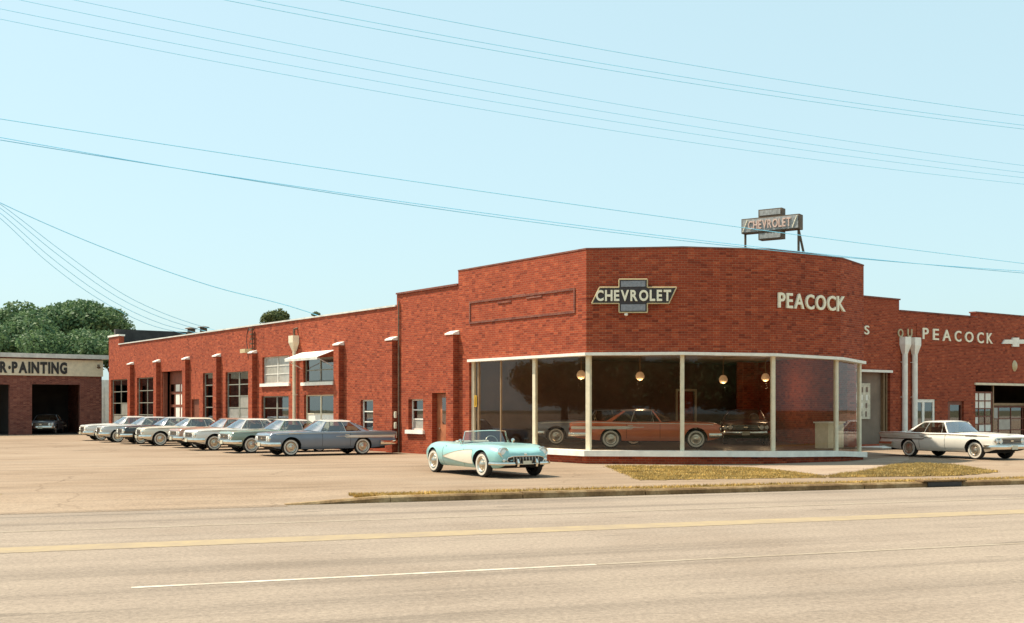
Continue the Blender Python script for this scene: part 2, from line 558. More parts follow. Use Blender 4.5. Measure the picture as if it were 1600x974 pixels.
def pbox(mb, pl, a0, a1, z0, z1, o0, o1, mi=0):
    """box on plane pl between along a0..a1, height z0..z1, standing out from o0 to o1"""
    c = pl.p((a0 + a1) / 2, (z0 + z1) / 2, (o0 + o1) / 2)
    return mb.box(c, (abs(a1 - a0), abs(o1 - o0), z1 - z0), pl.d, mi)

def window(pl, root, org, a0, a1, z0, z1, nc, nr, frame="steel_sash", glass="sash_glass", rec=0.14, fw=0.06, mw=0.024,
           sill=None, pale=(), pale_mat="white_paint", name="window", hw=None):
    """sash with muntins as one mesh; every pane and the sill a sub-part"""
    mb = MB()
    lo, hi = min(a0, a1), max(a0, a1)
    pbox(mb, pl, lo, lo + fw, z0, z1, -rec - 0.05, -rec + 0.02)
    pbox(mb, pl, hi - fw, hi, z0, z1, -rec - 0.05, -rec + 0.02)
    pbox(mb, pl, lo + fw, hi - fw, z0, z0 + fw, -rec - 0.05, -rec + 0.02)
    pbox(mb, pl, lo + fw, hi - fw, z1 - fw, z1, -rec - 0.05, -rec + 0.02)
    cw = (hi - lo - 2 * fw) / nc
    ch = (z1 - z0 - 2 * fw) / nr
    for i in range(1, nc):
        w = mw if hw is None else hw
        pbox(mb, pl, lo + fw + i * cw - w, lo + fw + i * cw + w, z0 + fw, z1 - fw, -rec - 0.045, -rec + 0.012)
    for j in range(1, nr):
        pbox(mb, pl, lo + fw, hi - fw, z0 + fw + j * ch - mw, z0 + fw + j * ch + mw, -rec - 0.04, -rec + 0.008)
    wo_ = mb.build(name, frame, root, org)
    for i in range(nc):
        for j in range(nr):
            pm = MB()
            pbox(pm, pl, lo + fw + i * cw + 0.01, lo + fw + (i + 1) * cw - 0.01, z0 + fw + j * ch + 0.01, z0 + fw + (j + 1) * ch - 0.01,
                 -rec - 0.024, -rec - 0.016)
            pm.build("pane", pale_mat if (i, j) in pale else glass, wo_, org)
    if sill:
        sm = MB()
        pbox(sm, pl, lo - 0.12, hi + 0.12, z0 - 0.16, z0 - 0.003, -rec, 0.1)
        sm.build("sill", sill, wo_, org)
    return wo_

_letters = {}
def letter_mesh(ch, bold):
    """outline of one capital at cap height 1, thickness 1; returned as vert/face lists and width"""
    k = (ch, bold)
    if k in _letters:
        return _letters[k]
    cu = bpy.data.curves.new("glyph", 'FONT')
    cu.body = ch
    cu.size = 1.0
    cu.extrude = 0.5
    cu.offset = bold
    cu.resolution_u = 4
    ob = bpy.data.objects.new("glyph", cu)
    COL.objects.link(ob)
    dg = bpy.context.evaluated_depsgraph_get()
    me = ob.evaluated_get(dg).to_mesh()
    vs = [tuple(v.co) for v in me.vertices]
    fs = [tuple(p.vertices) for p in me.polygons]
    ob.evaluated_get(dg).to_mesh_clear()
    bpy.data.objects.remove(ob, do_unlink=True)
    bpy.data.curves.remove(cu)
    x0 = min(v[0] for v in vs); x1 = max(v[0] for v in vs)
    y0 = min(v[1] for v in vs); y1 = max(v[1] for v in vs)
    hgt = 0.73 if ch in "-·." else (y1 - y0)
    if ch in "-·.":
        y0 = 0
    vs = [((v[0] - x0) / hgt, (v[1] - y0) / hgt, v[2] + 0.5) for v in vs]
    _letters[k] = (vs, fs, (x1 - x0) / hgt)
    return _letters[k]

def lettering(pl, root, org, word, a0, a1, z0a, z0b, h0, h1, depth, mat, bold=0.03, gap=0.16, out=0.0, name="letter"):
    """each character its own part; baseline runs z0a..z0b, height h0..h1 between a0 and a1"""
    ws = [letter_mesh(c, bold)[2] if c != ' ' else 0.5 for c in word]
    tot = sum(ws) + gap * (len(word) - 1)
    sx = (a1 - a0) / tot
    x = a0
    for c, w in zip(word, ws):
        if c != ' ':
            vs, fs, _ = letter_mesh(c, bold)
            mb = MB()
            pts = []
            for vx, vy, vz in vs:
                a = x + vx * sx
                f = (a - a0) / (a1 - a0)
                pts.append(pl.p(a, z0a + (z0b - z0a) * f + vy * (h0 + (h1 - h0) * f), out + vz * depth))
            mb.add(pts, fs)
            mb.build(name, mat, root, org)
        x += (w + gap) * sx

# ------------------------------------------------------------------ the ground, the street and the lot
def wpt(w, dd, z):
    q = W_DIR * w + W_NRM * dd
    return Vector((q.x, q.y, z))

def sheet(mb, pts, mi=0):
    mb.add(pts, [tuple(range(len(pts)))], mi)

ROAD_Z = -0.12
D_KERB = 23.87 * 1.0                  # kerb face, metres across from the camera
A0 = 3.6                              # where the kerb starts, metres along the street
g = MB(); sheet(g, [(-900, -300, -0.15), (900, -300, -0.15), (900, 1500, -0.15), (-900, 1500, -0.15)])
tag(g.build("ground", "earth"), kind="structure")
g = MB(); sheet(g, [wpt(-250, -3.5, ROAD_Z), wpt(400, -3.5, ROAD_Z), wpt(400, D_KERB + 0.2, ROAD_Z), wpt(-250, D_KERB + 0.2, ROAD_Z)])
road = tag(g.build("road", "asphalt_road"), kind="structure")
def stripe(name, w0, w1, dd, wid, mat, lift):
    m_ = MB()
    n_ = max(2, int((w1 - w0) / 2))
    rng = random.Random(int(dd * 100))
    for i in range(n_):
        wa, wb = w0 + (w1 - w0) * i / n_, w0 + (w1 - w0) * (i + 1) / n_
        sheet(m_, [wpt(wa, dd - wid / 2, ROAD_Z + lift), wpt(wb, dd - wid / 2, ROAD_Z + lift), wpt(wb, dd + wid / 2, ROAD_Z + lift), wpt(wa, dd + wid / 2, ROAD_Z + lift)])
    m_.build(name, mat, road)
stripe("centre_line", -120, 250, 17.65, 0.7, "line_yellow", 0.004)
p0, p1 = ground(205, 918, ROAD_Z), ground(930, 882, ROAD_Z)
stripe("lane_line", p0.dot(W_DIR), p1.dot(W_DIR), 13.5, 0.10, "line_white_worn", 0.004)
stripe("lane_line", p1.dot(W_DIR) + 0.02, 60, 13.5, 0.10, "line_faded", 0.004)
stripe("lane_line", -120, 200, 20.25, 0.12, "line_faded", 0.004)

# the lot: one slab behind the kerb, an apron ramp where cars drive in
g = MB()
AF = A0 + 2.2
sheet(g, [wpt(AF, D_KERB + 0.9, 0), wpt(400, D_KERB + 0.9, 0), wpt(400, 260, 0), wpt(-250, 260, 0), wpt(-250, D_KERB + 3.4, 0), wpt(AF, D_KERB + 3.4, 0)])
sheet(g, [wpt(AF, D_KERB + 0.9, 0), wpt(AF, D_KERB + 0.9, -0.14), wpt(400, D_KERB + 0.9, -0.14), wpt(400, D_KERB + 0.9, 0)])
tag(g.build("parking_lot", "lot_paving"), kind="structure")
g = MB()
for i in range(5):
    f0, f1 = i / 5, (i + 1) / 5
    zz = lambda f: -0.116 + 0.1155 * (3 * f * f - 2 * f ** 3)
    dd = lambda f: D_KERB - 0.3 + 3.75 * f
    sheet(g, [wpt(-250, dd(f0), zz(f0)), wpt(A0, dd(f0), zz(f0)), wpt(A0, dd(f1), zz(f1)), wpt(-250, dd(f1), zz(f1))])
for i in range(7):
    for j in range(6):
        def fl(a, b_):
            f = max(0.0, min(1.0, (0.5 + 2.95 * b_ / 6) / 3.75)); u = a / 7; u = u * u * (3 - 2 * u)
            return wpt(A0 + 2.22 * a / 7, D_KERB + 0.2 + 3.25 * b_ / 6, zz(f) * (1 - u) - 0.001 * u)
        sheet(g, [fl(i, j), fl(i + 1, j), fl(i + 1, j + 1), fl(i, j + 1)])
tag(g.build("driveway_apron", "lot_paving", smooth=60, weld=True), kind="structure")
g = MB()
rng = random.Random(3)
for i in range(60):
    wa = -60 + i * 1.0
    if wa > -3: break
    j = rng.uniform(-0.05, 0.05)
    sheet(g, [wpt(wa, D_KERB + 3.42 + j, 0.004), wpt(wa + 1.0, D_KERB + 3.42 + j, 0.004), wpt(wa + 1.0, D_KERB + 3.5 + j + rng.uniform(0, .06), 0.004), wpt(wa, D_KERB + 3.5 + j + rng.uniform(0, .06), 0.004)])
tag(g.build("paving_joint", "soil"), kind="structure")

# kerb: cast in lengths, its left end ramping down into the apron
def kerb_piece(w0, w1, za, zb, name="kerb_stone"):
    m_ = MB()
    c = 0.035
    def prof(w, z):
        return [wpt(w, D_KERB, -0.14), wpt(w, D_KERB + 0.012, z - c), wpt(w, D_KERB + 0.05, z), wpt(w, D_KERB + 0.26, z), wpt(w, D_KERB + 0.26, -0.14)]
    a, b_ = prof(w0, za), prof(w1, zb)
    vs = a + b_
    m_.add(vs, [(i, (i + 1) % 5, 5 + (i + 1) % 5, 5 + i) for i in range(5)] + [(4, 3, 2, 1, 0), (5, 6, 7, 8, 9)])
    return m_
kroot = MB()
kroot = kerb_piece(A0, A0 + 2.2, -0.10, 0.02).build("kerb", "kerb_concrete")
tag(kroot, kind="structure")
w = A0 + 2.2
rng = random.Random(8)
while w < 75:
    L = 3.0
    p_ = wpt(w, D_KERB, 0)
    pxm = 800 + F * p_.x / p_.y
    dz = rng.uniform(-0.012, 0.012)
    kerb_piece(w + 0.012, w + L - 0.012, 0.02 + dz, 0.02 + dz * 0.5).build("kerb_stone", "kerb_concrete", kroot)
    w += L
# verge behind the kerb: soil then a narrow walk
g = MB(); sheet(g, [wpt(A0 + 2.2, D_KERB + 0.26, -0.012), wpt(90, D_KERB + 0.26, -0.012), wpt(90, D_KERB + 0.92, -0.008), wpt(A0 + 2.2, D_KERB + 0.92, -0.008)])
tag(g.build("verge", "soil"), kind="structure")
# storm drain mouth in the kerb by the right-hand drive
pd0, pd1 = ground(1424, 752, 0).dot(W_DIR), ground(1468, 750, 0).dot(W_DIR)
g = MB()
c = wpt((pd0 + pd1) / 2, D_KERB - 0.012, -0.05)
g.box(c, (pd1 - pd0, 0.03, 0.11), W_DIR)
dr = thing("storm_drain", wpt((pd0 + pd1) / 2, D_KERB, -0.12), "dark storm drain mouth in the kerb below the white car", "drain")
g.build("opening", "paint_black", dr, dr.location)
g = MB(); g.box(wpt((pd0 + pd1) / 2, D_KERB + 0.12, 0.037), (pd1 - pd0 + 0.3, 0.34, 0.035), W_DIR)
g.build("lid", "kerb_concrete", dr, dr.location)

def lawn(name, pix, z, mat_soil, seed, nb, label, gm):
    raw = [ground(px, py, z) for px, py in pix]
    jr = random.Random(seed)
    pts = []
    for i, p in enumerate(raw):
        q2 = raw[(i + 1) % len(raw)]
        k_ = max(1, int((q2 - p).length / 0.22))
        for j in range(k_):
            s_ = p.lerp(q2, j / k_)
            pts.append(s_ + Vector((jr.uniform(-0.05, 0.05), jr.uniform(-0.16, 0.16), 0)))
    m_ = MB()
    m_.prism([(p.x, p.y, -0.02) for p in pts], (0, 0, z + 0.02))
    o = tag(m_.build(name, mat_soil), kind="structure")
    rng = np.random.default_rng(seed)
    P2 = np.array([(p.x, p.y) for p in pts])
    lo, hi = P2.min(0), P2.max(0)
    q = rng.uniform(lo, hi, (nb * 5, 2))
    inside = np.zeros(len(q), bool)
    j = len(P2) - 1
    for i in range(len(P2)):
        a, b_ = P2[i], P2[j]
        cond = ((a[1] > q[:, 1]) != (b_[1] > q[:, 1])) & (q[:, 0] < (b_[0] - a[0]) * (q[:, 1] - a[1]) / (b_[1] - a[1] + 1e-12) + a[0])
        inside ^= cond
        j = i
    q = q[inside][:nb]
    q = q + rng.normal(0, 0.07, q.shape)
    return q

def blades(q, z, name, mat, hgt, seed, label):
    rng = np.random.default_rng(seed)
    n = len(q)
    an = rng.uniform(0, math.pi, n)
    hh = hgt * rng.uniform(0.4, 1.25, n)
    wd = 0.009 * rng.uniform(0.7, 1.6, n)
    lean = rng.normal(0, 0.45, (n, 2)) * hh[:, None]
    v = np.zeros((n, 3, 3))
    v[:, 0, :2] = q + np.stack([np.cos(an), np.sin(an)], 1) * wd[:, None]
    v[:, 1, :2] = q - np.stack([np.cos(an), np.sin(an)], 1) * wd[:, None]
    v[:, 2, :2] = q + lean
    v[:, :2, 2] = z - 0.005
    v[:, 2, 2] = z + hh
    me = bpy.data.meshes.new(name)
    me.from_pydata(v.reshape(-1, 3).tolist(), [], np.arange(n * 3).reshape(-1, 3).tolist())
    me.materials.append(MATS[mat])
    o = bpy.data.objects.new(name, me)
    COL.objects.link(o)
    return tag(o, label, "grass", kind="stuff")

q = lawn("lawn", [(948, 728.5), (1000, 750), (1292, 746), (1270, 741.5), (1225, 736), (1180, 731.5), (1100, 729), (960, 728)], 0.015, "soil", 1, 30000, None, None)
blades(q[:21000], 0.015, "grass", "grass_blade_dry", 0.045, 2, "dry yellow grass of the lawn strip before the showroom")
blades(q[21000:], 0.015, "grass", "grass_blade_green", 0.05, 3, "scattered greener blades in the lawn strip before the showroom")
q = lawn("lawn", [(1296, 746), (1302, 742), (1352, 737), (1395, 727), (1440, 724.5), (1492, 727), (1556, 737.5), (1500, 743)], 0.02, "soil", 5, 28000, None, None)
blades(q[:12000], 0.02, "grass", "grass_blade_dry", 0.05, 6, "dry grass mound beside the drive of the white car")
blades(q[12000:], 0.02, "grass", "grass_blade_green", 0.065, 7, "green grass mound in the building shade by the drive")
rng = np.random.default_rng(11)
nb = 22000
ww = A0 + 1.5 + rng.uniform(0, 1, nb) ** 1.4 * 55
dd_ = np.where(rng.uniform(0, 1, nb) < 0.5, D_KERB + 0.33 + rng.normal(0, 0.06, nb), D_KERB + 0.84 + rng.normal(0, 0.07, nb))
dd_ = np.clip(dd_, D_KERB + 0.27, D_KERB + 1.0)
q = ww[:, None] * np.array([[W_DIR.x, W_DIR.y]]) + dd_[:, None] * np.array([[W_NRM.x, W_NRM.y]])
blades(q, -0.008, "grass", "grass_blade_dry", 0.06, 12, "thin line of dry grass along the back of the kerb")

# ------------------------------------------------------------------ showroom: faceted glass front on a brick plinth
K0 = 38.9
C0 = Vector((116 / F * K0, K0, 0))
LW = Plane(C0, U_DIR, (-U_DIR.y, U_DIR.x, 0))               # the long side wall, a grows to the left
def pv(px, Y): return Vector(((px - 800) / F * Y, Y, 0))
V = [C0, pv(1067, 38.5), pv(1212, 38.9), pv(1313, 40.6), pv(1349.5, 42.1)]
DZ = [0, 0, -0.03, -0.08, -0.17]
T1 = LW.a(716)            # first step of the parapet
T2 = LW.a(620)            # second step
TE = LW.a(170)            # far end
V6 = LW.p(T1, 0)
e81 = Vector((math.cos(R(100)), math.sin(R(100)), 0))  # unseen return wall, angled to keep the building's shadow off the ivory car
M_ = np.array([[V_DIR.x, -e81.x], [V_DIR.y, -e81.y]])
ks = np.linalg.solve(M_, np.array([V[4].x - V6.x, V[4].y - V6.y]))
V5 = V6 + V_DIR * ks[0]

def offset_line(pts, dist):
    """offset an open polyline to the inside (left of its direction is inside here)"""
    out = []
    for i, p in enumerate(pts):
        d0 = (p - pts[i - 1]).normalized() if i > 0 else (pts[1] - p).normalized()
        d1 = (pts[i + 1] - p).normalized() if i < len(pts) - 1 else d0
        n0 = Vector((-d0.y, d0.x, 0)); n1 = Vector((-d1.y, d1.x, 0))
        bi = (n0 + n1).normalized()
        out.append(p + bi * (dist / max(0.3, bi.dot(n0))))
    return out

def band(mb, outer, inner, z0, z1, mi=0):
    n_ = len(outer)
    vs = []
    for i in range(n_):
        a, b_ = outer[i], inner[i]
        vs += [(a.x, a.y, z0[i]), (a.x, a.y, z1[i]), (b_.x, b_.y, z1[i]), (b_.x, b_.y, z0[i])]
    fs = []
    for i in range(n_ - 1):
        o = i * 4
        fs += [(o, o + 4, o + 5, o + 1), (o + 1, o + 5, o + 6, o + 2), (o + 2, o + 6, o + 7, o + 3), (o + 3, o + 7, o + 4, o)]
    fs += [(0, 1, 2, 3), tuple(reversed([(n_ - 1) * 4 + k for k in range(4)]))]
    mb.add(vs, fs, mi)

TG = LW.a(733)                                   # where the side glazing ends
side0 = LW.p(TG, 0)
RING = [side0] + V                               # glazing line, left to right
RDZ = [0] + DZ
TOPZ, HEAD, SILL = LW.z(916, 390), LW.z(916, 551), LW.z(916, 704)
sh = thing("showroom_building", (C0.x, C0.y, 0), "red brick showroom with faceted plate glass front and white sill", "building")
so = sh.location
# brick: upper fascia on the facets, side wall above and beside the glass
mb = MB()
ins = offset_line(V, 0.32)
band(mb, V, ins, [HEAD + z for z in DZ], [TOPZ + z for z in DZ])
mb.build("brick_fascia", "brick", sh, so, uv=True)
mb = MB()
wall_cells(mb, LW, [(0.0, T1, TOPZ)], -0.05, [(0.0, TG, -0.06, HEAD)], 0.32)
# return walls to the rear
for a, b_ in ((V[4], V5), (V5, V6)):
    dd2 = (b_ - a).normalized(); nn2 = Vector((dd2.y, -dd2.x, 0))
    pl2 = Plane(a, dd2, nn2)
    L = (b_ - a).length
    wall_cells(mb, pl2, [(0.0 if a is V5 else 0.02, L, TOPZ - 0.2)], -0.1, [] if a is V5 else [(0.02, 0.7, SILL - 0.17, HEAD - 0.17)], 0.3)
mb.build("brick_wall", "brick", sh, so, uv=True)
# string courses: two thin lines of proud brick
for zc in (LW.z(916, 446), LW.z(916, 497)):
    mb = MB()
    band(mb, offset_line(V, -0.012), offset_line(V, 0.05), [zc + z for z in DZ], [zc + 0.05 + z for z in DZ])
    mb.build("string_course", "brick", sh, so, uv=True)
# coping
mb = MB()
cop = [LW.p(T1, 0)] + V
band(mb, offset_line(cop, -0.02), offset_line(cop, 0.36), [TOPZ + 0.002 + z for z in [0] + DZ], [TOPZ + 0.05 + z for z in [0] + DZ])
mb.build("coping", "brick_dark", sh, so, uv=True)
# plinth and sill
mb = MB()
band(mb, offset_line(RING, 0.015), offset_line(RING, 0.5), [-0.1] * 6, [SILL - 0.195 + z for z in RDZ])
mb.build("plinth", "brick", sh, so, uv=True)
mb = MB()
band(mb, offset_line(RING, -0.14), offset_line(RING, 0.5), [SILL - 0.192 + z for z in RDZ], [SILL + z for z in RDZ])
mb.build("sill", "stone_white", sh, so)
# white head strip
mb = MB()
band(mb, offset_line(RING, -0.1), offset_line(RING, 0.3), [HEAD - 0.1 + z for z in RDZ], [HEAD - 0.003 + z for z in RDZ])
mb.build("window_head", "white_paint", sh, so)
# glazing: posts and single panes, set back from the brick
GL = offset_line(RING, 0.17)
GZ = RDZ
def post(p, wd, dp, zo, dirv, mat, name="mullion"):
    m_ = MB()
    z0, z1 = SILL + zo, HEAD - 0.1 + zo
    m_.box((p.x, p.y, (z0 + z1) / 2), (wd, dp, z1 - z0), dirv)
    return m_.build(name, mat, sh, so)
for i in range(1, 6):
    dv = (GL[min(i + 1, 5)] - GL[i - 1])
    post(GL[i], 0.13 if i > 1 else 0.17, 0.12, GZ[i], dv, "cream_paint")
aG = (GL[0] - GL[1])
glu = aG.normalized(); Lg = aG.length
def side_at(px):
    r = (px - 800) / F
    q_ = GL[1]
    return (q_.y * r - q_.x) / (glu.x - glu.y * r)
s836, s783, s741 = side_at(836), side_at(783), min(side_at(741), Lg - 0.1)
post(GL[1] + glu * s836, 0.16, 0.12, 0, glu, "cream_paint")
post(GL[1] + glu * s783, 0.06, 0.06, 0, glu, "bronze_metal")
post(GL[1] + glu * (Lg - 0.07), 0.14, 0.12, 0, glu, "cream_paint")
post(GL[1] + glu * (Lg - 0.42), 0.10, 0.08, 0, glu, "bronze_metal")
def pane_between(a, b_, za, zb):
    dd2 = (b_ - a).normalized(); nn2 = Vector((dd2.y, -dd2.x, 0))
    m_ = MB()
    a2, b2 = a + dd2 * 0.02, b_ - dd2 * 0.02
    pts = [(a2.x, a2.y, SILL + za + 0.002), (b2.x, b2.y, SILL + zb + 0.002), (b2.x, b2.y, HEAD - 0.102 + zb), (a2.x, a2.y, HEAD - 0.102 + za)]
    m_.prism(pts, nn2 * 0.008)
    m_.build("pane", "shop_glass", sh, so)
for i in range(1, 5):
    pane_between(GL[i], GL[i + 1], GZ[i], GZ[i + 1])
for a, b_ in ((0, s836), (s836, s783), (s783, Lg - 0.42), (Lg - 0.42, Lg - 0.07)):
    pane_between(GL[1] + glu * b_, GL[1] + glu * a, 0, 0)
# floor, ceiling, roof and inner finish
inner = offset_line(RING, 0.34)
FLOOR = 0.44
poly = [(p.x, p.y) for p in inner] + [((V5 - e81 * 0.4 - V_DIR * 0.4).x, (V5 - e81 * 0.4 - V_DIR * 0.4).y), ((V6 + V_DIR * 0.5).x, (V6 + V_DIR * 0.5).y)]
mb = MB(); mb.prism([(x, y, FLOOR - 0.1) for x, y in poly], (0, 0, 0.1)); mb.build("floor", "floor_tile", sh, so)
mb = MB(); mb.prism([(x, y, HEAD + 0.14) for x, y in poly], (0, 0, 0.1)); mb.build("ceiling", "ceiling_tile", sh, so)
mb = MB(); mb.prism([(x, y, TOPZ - 0.75) for x, y in poly], (0, 0, 0.1)); mb.build("roof", "roof_tar", sh, so)
mb = MB()
bk0, bk1 = V6 + V_DIR * 0.45 - Vector((U_DIR.x, U_DIR.y, 0)) * 0.45, V5 - V_DIR * 0.5 - Vector((U_DIR.x, U_DIR.y, 0)) * 0.45
bpl = Plane(bk0, V_DIR, -U_DIR)
LB = (bk1 - bk0).length
wall_cells(mb, bpl, [(0, LB, HEAD + 0.13)], FLOOR + 0.002, [(LB * 0.74, LB * 0.74 + 1.1, FLOOR, FLOOR + 2.2)], 0.1)
mb.build("back_wall", "plaster_brown", sh, so)
mb = MB()
pbox(mb, bpl, LB * 0.74 - 0.1, LB * 0.74, FLOOR + 0.003, FLOOR + 2.3, 0.003, 0.05)
pbox(mb, bpl, LB * 0.74 + 1.1, LB * 0.74 + 1.2, FLOOR + 0.003, FLOOR + 2.3, 0.003, 0.05)
pbox(mb, bpl, LB * 0.74, LB * 0.74 + 1.1, FLOOR + 2.2, FLOOR + 2.3, 0.003, 0.05)
mb.build("door_frame", "cream_paint", sh, so)
# recessed brick panel outline high on the side wall
pa0, pa1 = LW.a(899), LW.a(734)
pz0, pz1 = LW.z(899, 489), LW.z(899, 450)
mb = MB()
for a0_, a1_, z0_, z1_ in ((pa0, pa1, pz1 - 0.07, pz1), (pa0, pa1, pz0, pz0 + 0.07), (pa0, pa0 + 0.07, pz0 + 0.07, pz1 - 0.07), (pa1 - 0.07, pa1, pz0 + 0.07, pz1 - 0.07)):
    pbox(mb, LW, a0_, a1_, z0_, z1_, -0.01, 0.035)
mb.build("panel_border", "brick_dark", sh, so, uv=True)
for k, (x0, x1, ya, yb) in enumerate(((778, 799, 474, 470.5), (801, 822, 463, 460), (823, 847, 466.5, 462.5))):
    mb = MB(); zc = LW.z((x0 + x1) / 2, (ya + yb) / 2)
    pbox(mb, LW, LW.a(x1), LW.a(x0), zc - 0.03, zc + 0.03, -0.01, 0.03)
    mb.build("letter_remnant", "brick_dark", sh, so, uv=True)
# pilasters with sloped stone caps; used for both wings
PZ = LW.z(711, 519)
def pilaster(px, root, org):
    a = LW.a(px)
    m_ = MB(); pbox(m_, LW, a - 0.25, a + 0.25, -0.05, PZ - 0.12, 0.002, 0.26)
    o = m_.build("pilaster", "brick", root, org, uv=True)
    m_ = MB()
    q = lambda aa, oo, z: LW.p(aa, z, oo)
    a0_, a1_ = a - 0.31, a + 0.31
    vs = [q(a0_, 0.003, PZ - 0.117), q(a0_, 0.29, PZ - 0.117), q(a0_, 0.29, PZ - 0.06), q(a0_, 0.003, PZ + 0.05)]
    m_.prism(vs, LW.d * (a1_ - a0_))
    m_.build("cap", "stone_white", o, org)
pilaster(711, sh, so)
# small yellow notice on the corner post
mb = MB()
pp = GL[1] + glu * (Lg - 0.3)
npl = Plane(pp, -glu, LW.n)
for a0_, a1_, z0_, z1_ in ((-.07, .07, 2.33, 2.37), (-.07, .07, 1.93, 1.97), (-.07, -.03, 1.97, 2.33), (.03, .07, 1.97, 2.33)):
    pbox(mb, npl, a0_, a1_, z0_, z1_, 0.06, 0.085)
tag(mb.build("notice_sign", "yellow_enamel", org=(pp.x, pp.y, 1.93)), "small yellow frame on the corner post of the showroom glass", "sign")

# ------------------------------------------------------------------ workshop wing along the lot
wk = thing("workshop_building", tuple(LW.p(T1, 0)), "long red brick workshop wing with pilasters behind the parked cars", "building")
wo2 = wk.location
Z1, Z2 = LW.z(716, 446), LW.z(620, 479)
WIN = []          # holes: a0,a1,z0,z1
def hole(px0, px1, py0, zb):
    pm = (px0 + px1) / 2
    return [LW.a(px1), LW.a(px0), zb if zb < 50 else LW.z(pm, zb), LW.z(pm, py0)]
H1, H2 = hole(173.5, 199.5, 593, 0.6), hole(214, 241, 590, 0.6)
HD = hole(253, 286, 580, 0.02)
HV = hole(299.5, 311, 624, 0.5)
H3, H4 = hole(317, 333, 583, 0.6), hole(352.5, 389, 581, 0.6)
H5, H6 = hole(410, 452, 557, 599), hole(408.5, 451, 619, 0.7)
H7, H8 = hole(474, 521, 559, 597), hole(475, 521, 617, 0.7)
H9, H10 = hole(563.5, 583, 625, 0.75), hole(638, 661, 624, 672)
HDR = hole(675, 697, 614, 0.02)
holes = [H1, H2, HD, HV, H3, H4, H5, H6, H7, H8, H9, H10, HDR]
mb = MB()
TP = LW.a(186)
PIER = LW.z(175, 527)
wall_cells(mb, LW, [(T1 + 0.002, T2, Z1), (T2, TP, Z2), (TP, TE, PIER)], -0.05, holes, 0.34)
mb.build("brick_wall", "brick", wk, wo2, uv=True)
# end wall, its parapet seen from inside above the roof, and the unseen rear wall
WID = 22.0
EZ = LW.z(170, 514.5)
epl = Plane(LW.p(TE, 0, -0.36), V_DIR, U_DIR)
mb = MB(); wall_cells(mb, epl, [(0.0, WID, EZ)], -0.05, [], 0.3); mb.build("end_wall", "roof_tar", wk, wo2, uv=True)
rpl = Plane(LW.p(T1, 0, -WID), U_DIR, V_DIR)
mb = MB(); wall_cells(mb, rpl, [(0.4, TE - T1 - 0.4, Z2 - 0.6)], -0.05, [], 0.3); mb.build("rear_wall", "brick_dark", wk, wo2, uv=True)
mb = MB()
pts = [LW.p(T1 + 0.1, Z2 - 0.8, -0.36), LW.p(TE - 0.4, Z2 - 0.8, -0.36), LW.p(TE - 0.4, Z2 - 0.8, -WID), LW.p(T1 + 0.1, Z2 - 0.8, -WID)]
mb.prism(pts, (0, 0, 0.15)); mb.build("roof", "roof_tar", wk, wo2)
mb = MB()
mb.prism([LW.p(T1 + 0.1, 0.004, -0.36), LW.p(TE - 0.4, 0.004, -0.36), LW.p(TE - 0.4, 0.004, -WID), LW.p(T1 + 0.1, 0.004, -WID)], (0, 0, 0.03)); mb.build("floor", "dark_room", wk, wo2)
# a partition inside stops the view through the sashes
ppl = Plane(LW.p(T1, 0, -9.0), U_DIR, LW.n)
mb = MB(); wall_cells(mb, ppl, [(0.3, TE - T1 - 0.5, Z2 - 0.85)], 0.04, [], 0.15); mb.build("partition_wall", "plaster_brown", wk, wo2)
# copings
for a0_, a1_, zz_, mt in ((T1 + 0.01, T2 - 0.01, Z1, "brick_dark"), (T2 + 0.02, TP - 0.02, Z2, "coping"), (TP - 0.1, TE + 0.06, PIER, "stone_white")):
    mb = MB(); pbox(mb, LW, a0_, a1_, zz_ + 0.002, zz_ + (0.12 if mt == "stone_white" else 0.07), -0.38, 0.06); mb.build("coping", mt, wk, wo2, uv=True)
for px in (616, 533, 398, 342, 293.5, 248, 207):
    pilaster(px, wk, wo2)
window(LW, wk, wo2, *H1, 2, 4, pale=((0, 0), (1, 0), (0, 1)), pale_mat='blind_pane')
window(LW, wk, wo2, *H2, 2, 4)
window(LW, wk, wo2, *H3, 1, 5)
window(LW, wk, wo2, *H4, 2, 5, hw=0.06, pale=((0, 0), (1, 0), (0, 1), (1, 1), (0, 2)), pale_mat='blind_pane')
window(LW, wk, wo2, *H5, 2, 3, sill="stone_white", frame="coping", hw=0.05, pale=((0, 0), (0, 1), (0, 2), (1, 0), (1, 1), (1, 2)), pale_mat="blind_pane")
window(LW, wk, wo2, *H6, 2, 3, hw=0.06)
window(LW, wk, wo2, *H7, 2, 2, sill="stone_white", frame="steel_sash", hw=0.05)
window(LW, wk, wo2, *H8, 2, 2, pale=((0, 0), (1, 0)), frame="cream_paint", hw=0.05)
window(LW, wk, wo2, *H9, 1, 3, frame="white_paint")
window(LW, wk, wo2, *H10, 1, 3, pale=((0, 0),), pale_mat='blind_pane', frame="white_paint", sill="stone_white", rec=0.2)
# metal hatch
mb = MB(); pbox(mb, LW, HV[0], HV[1], HV[2], HV[3], -0.2, -0.12); mb.build("hatch", "dark_wood", wk, wo2)
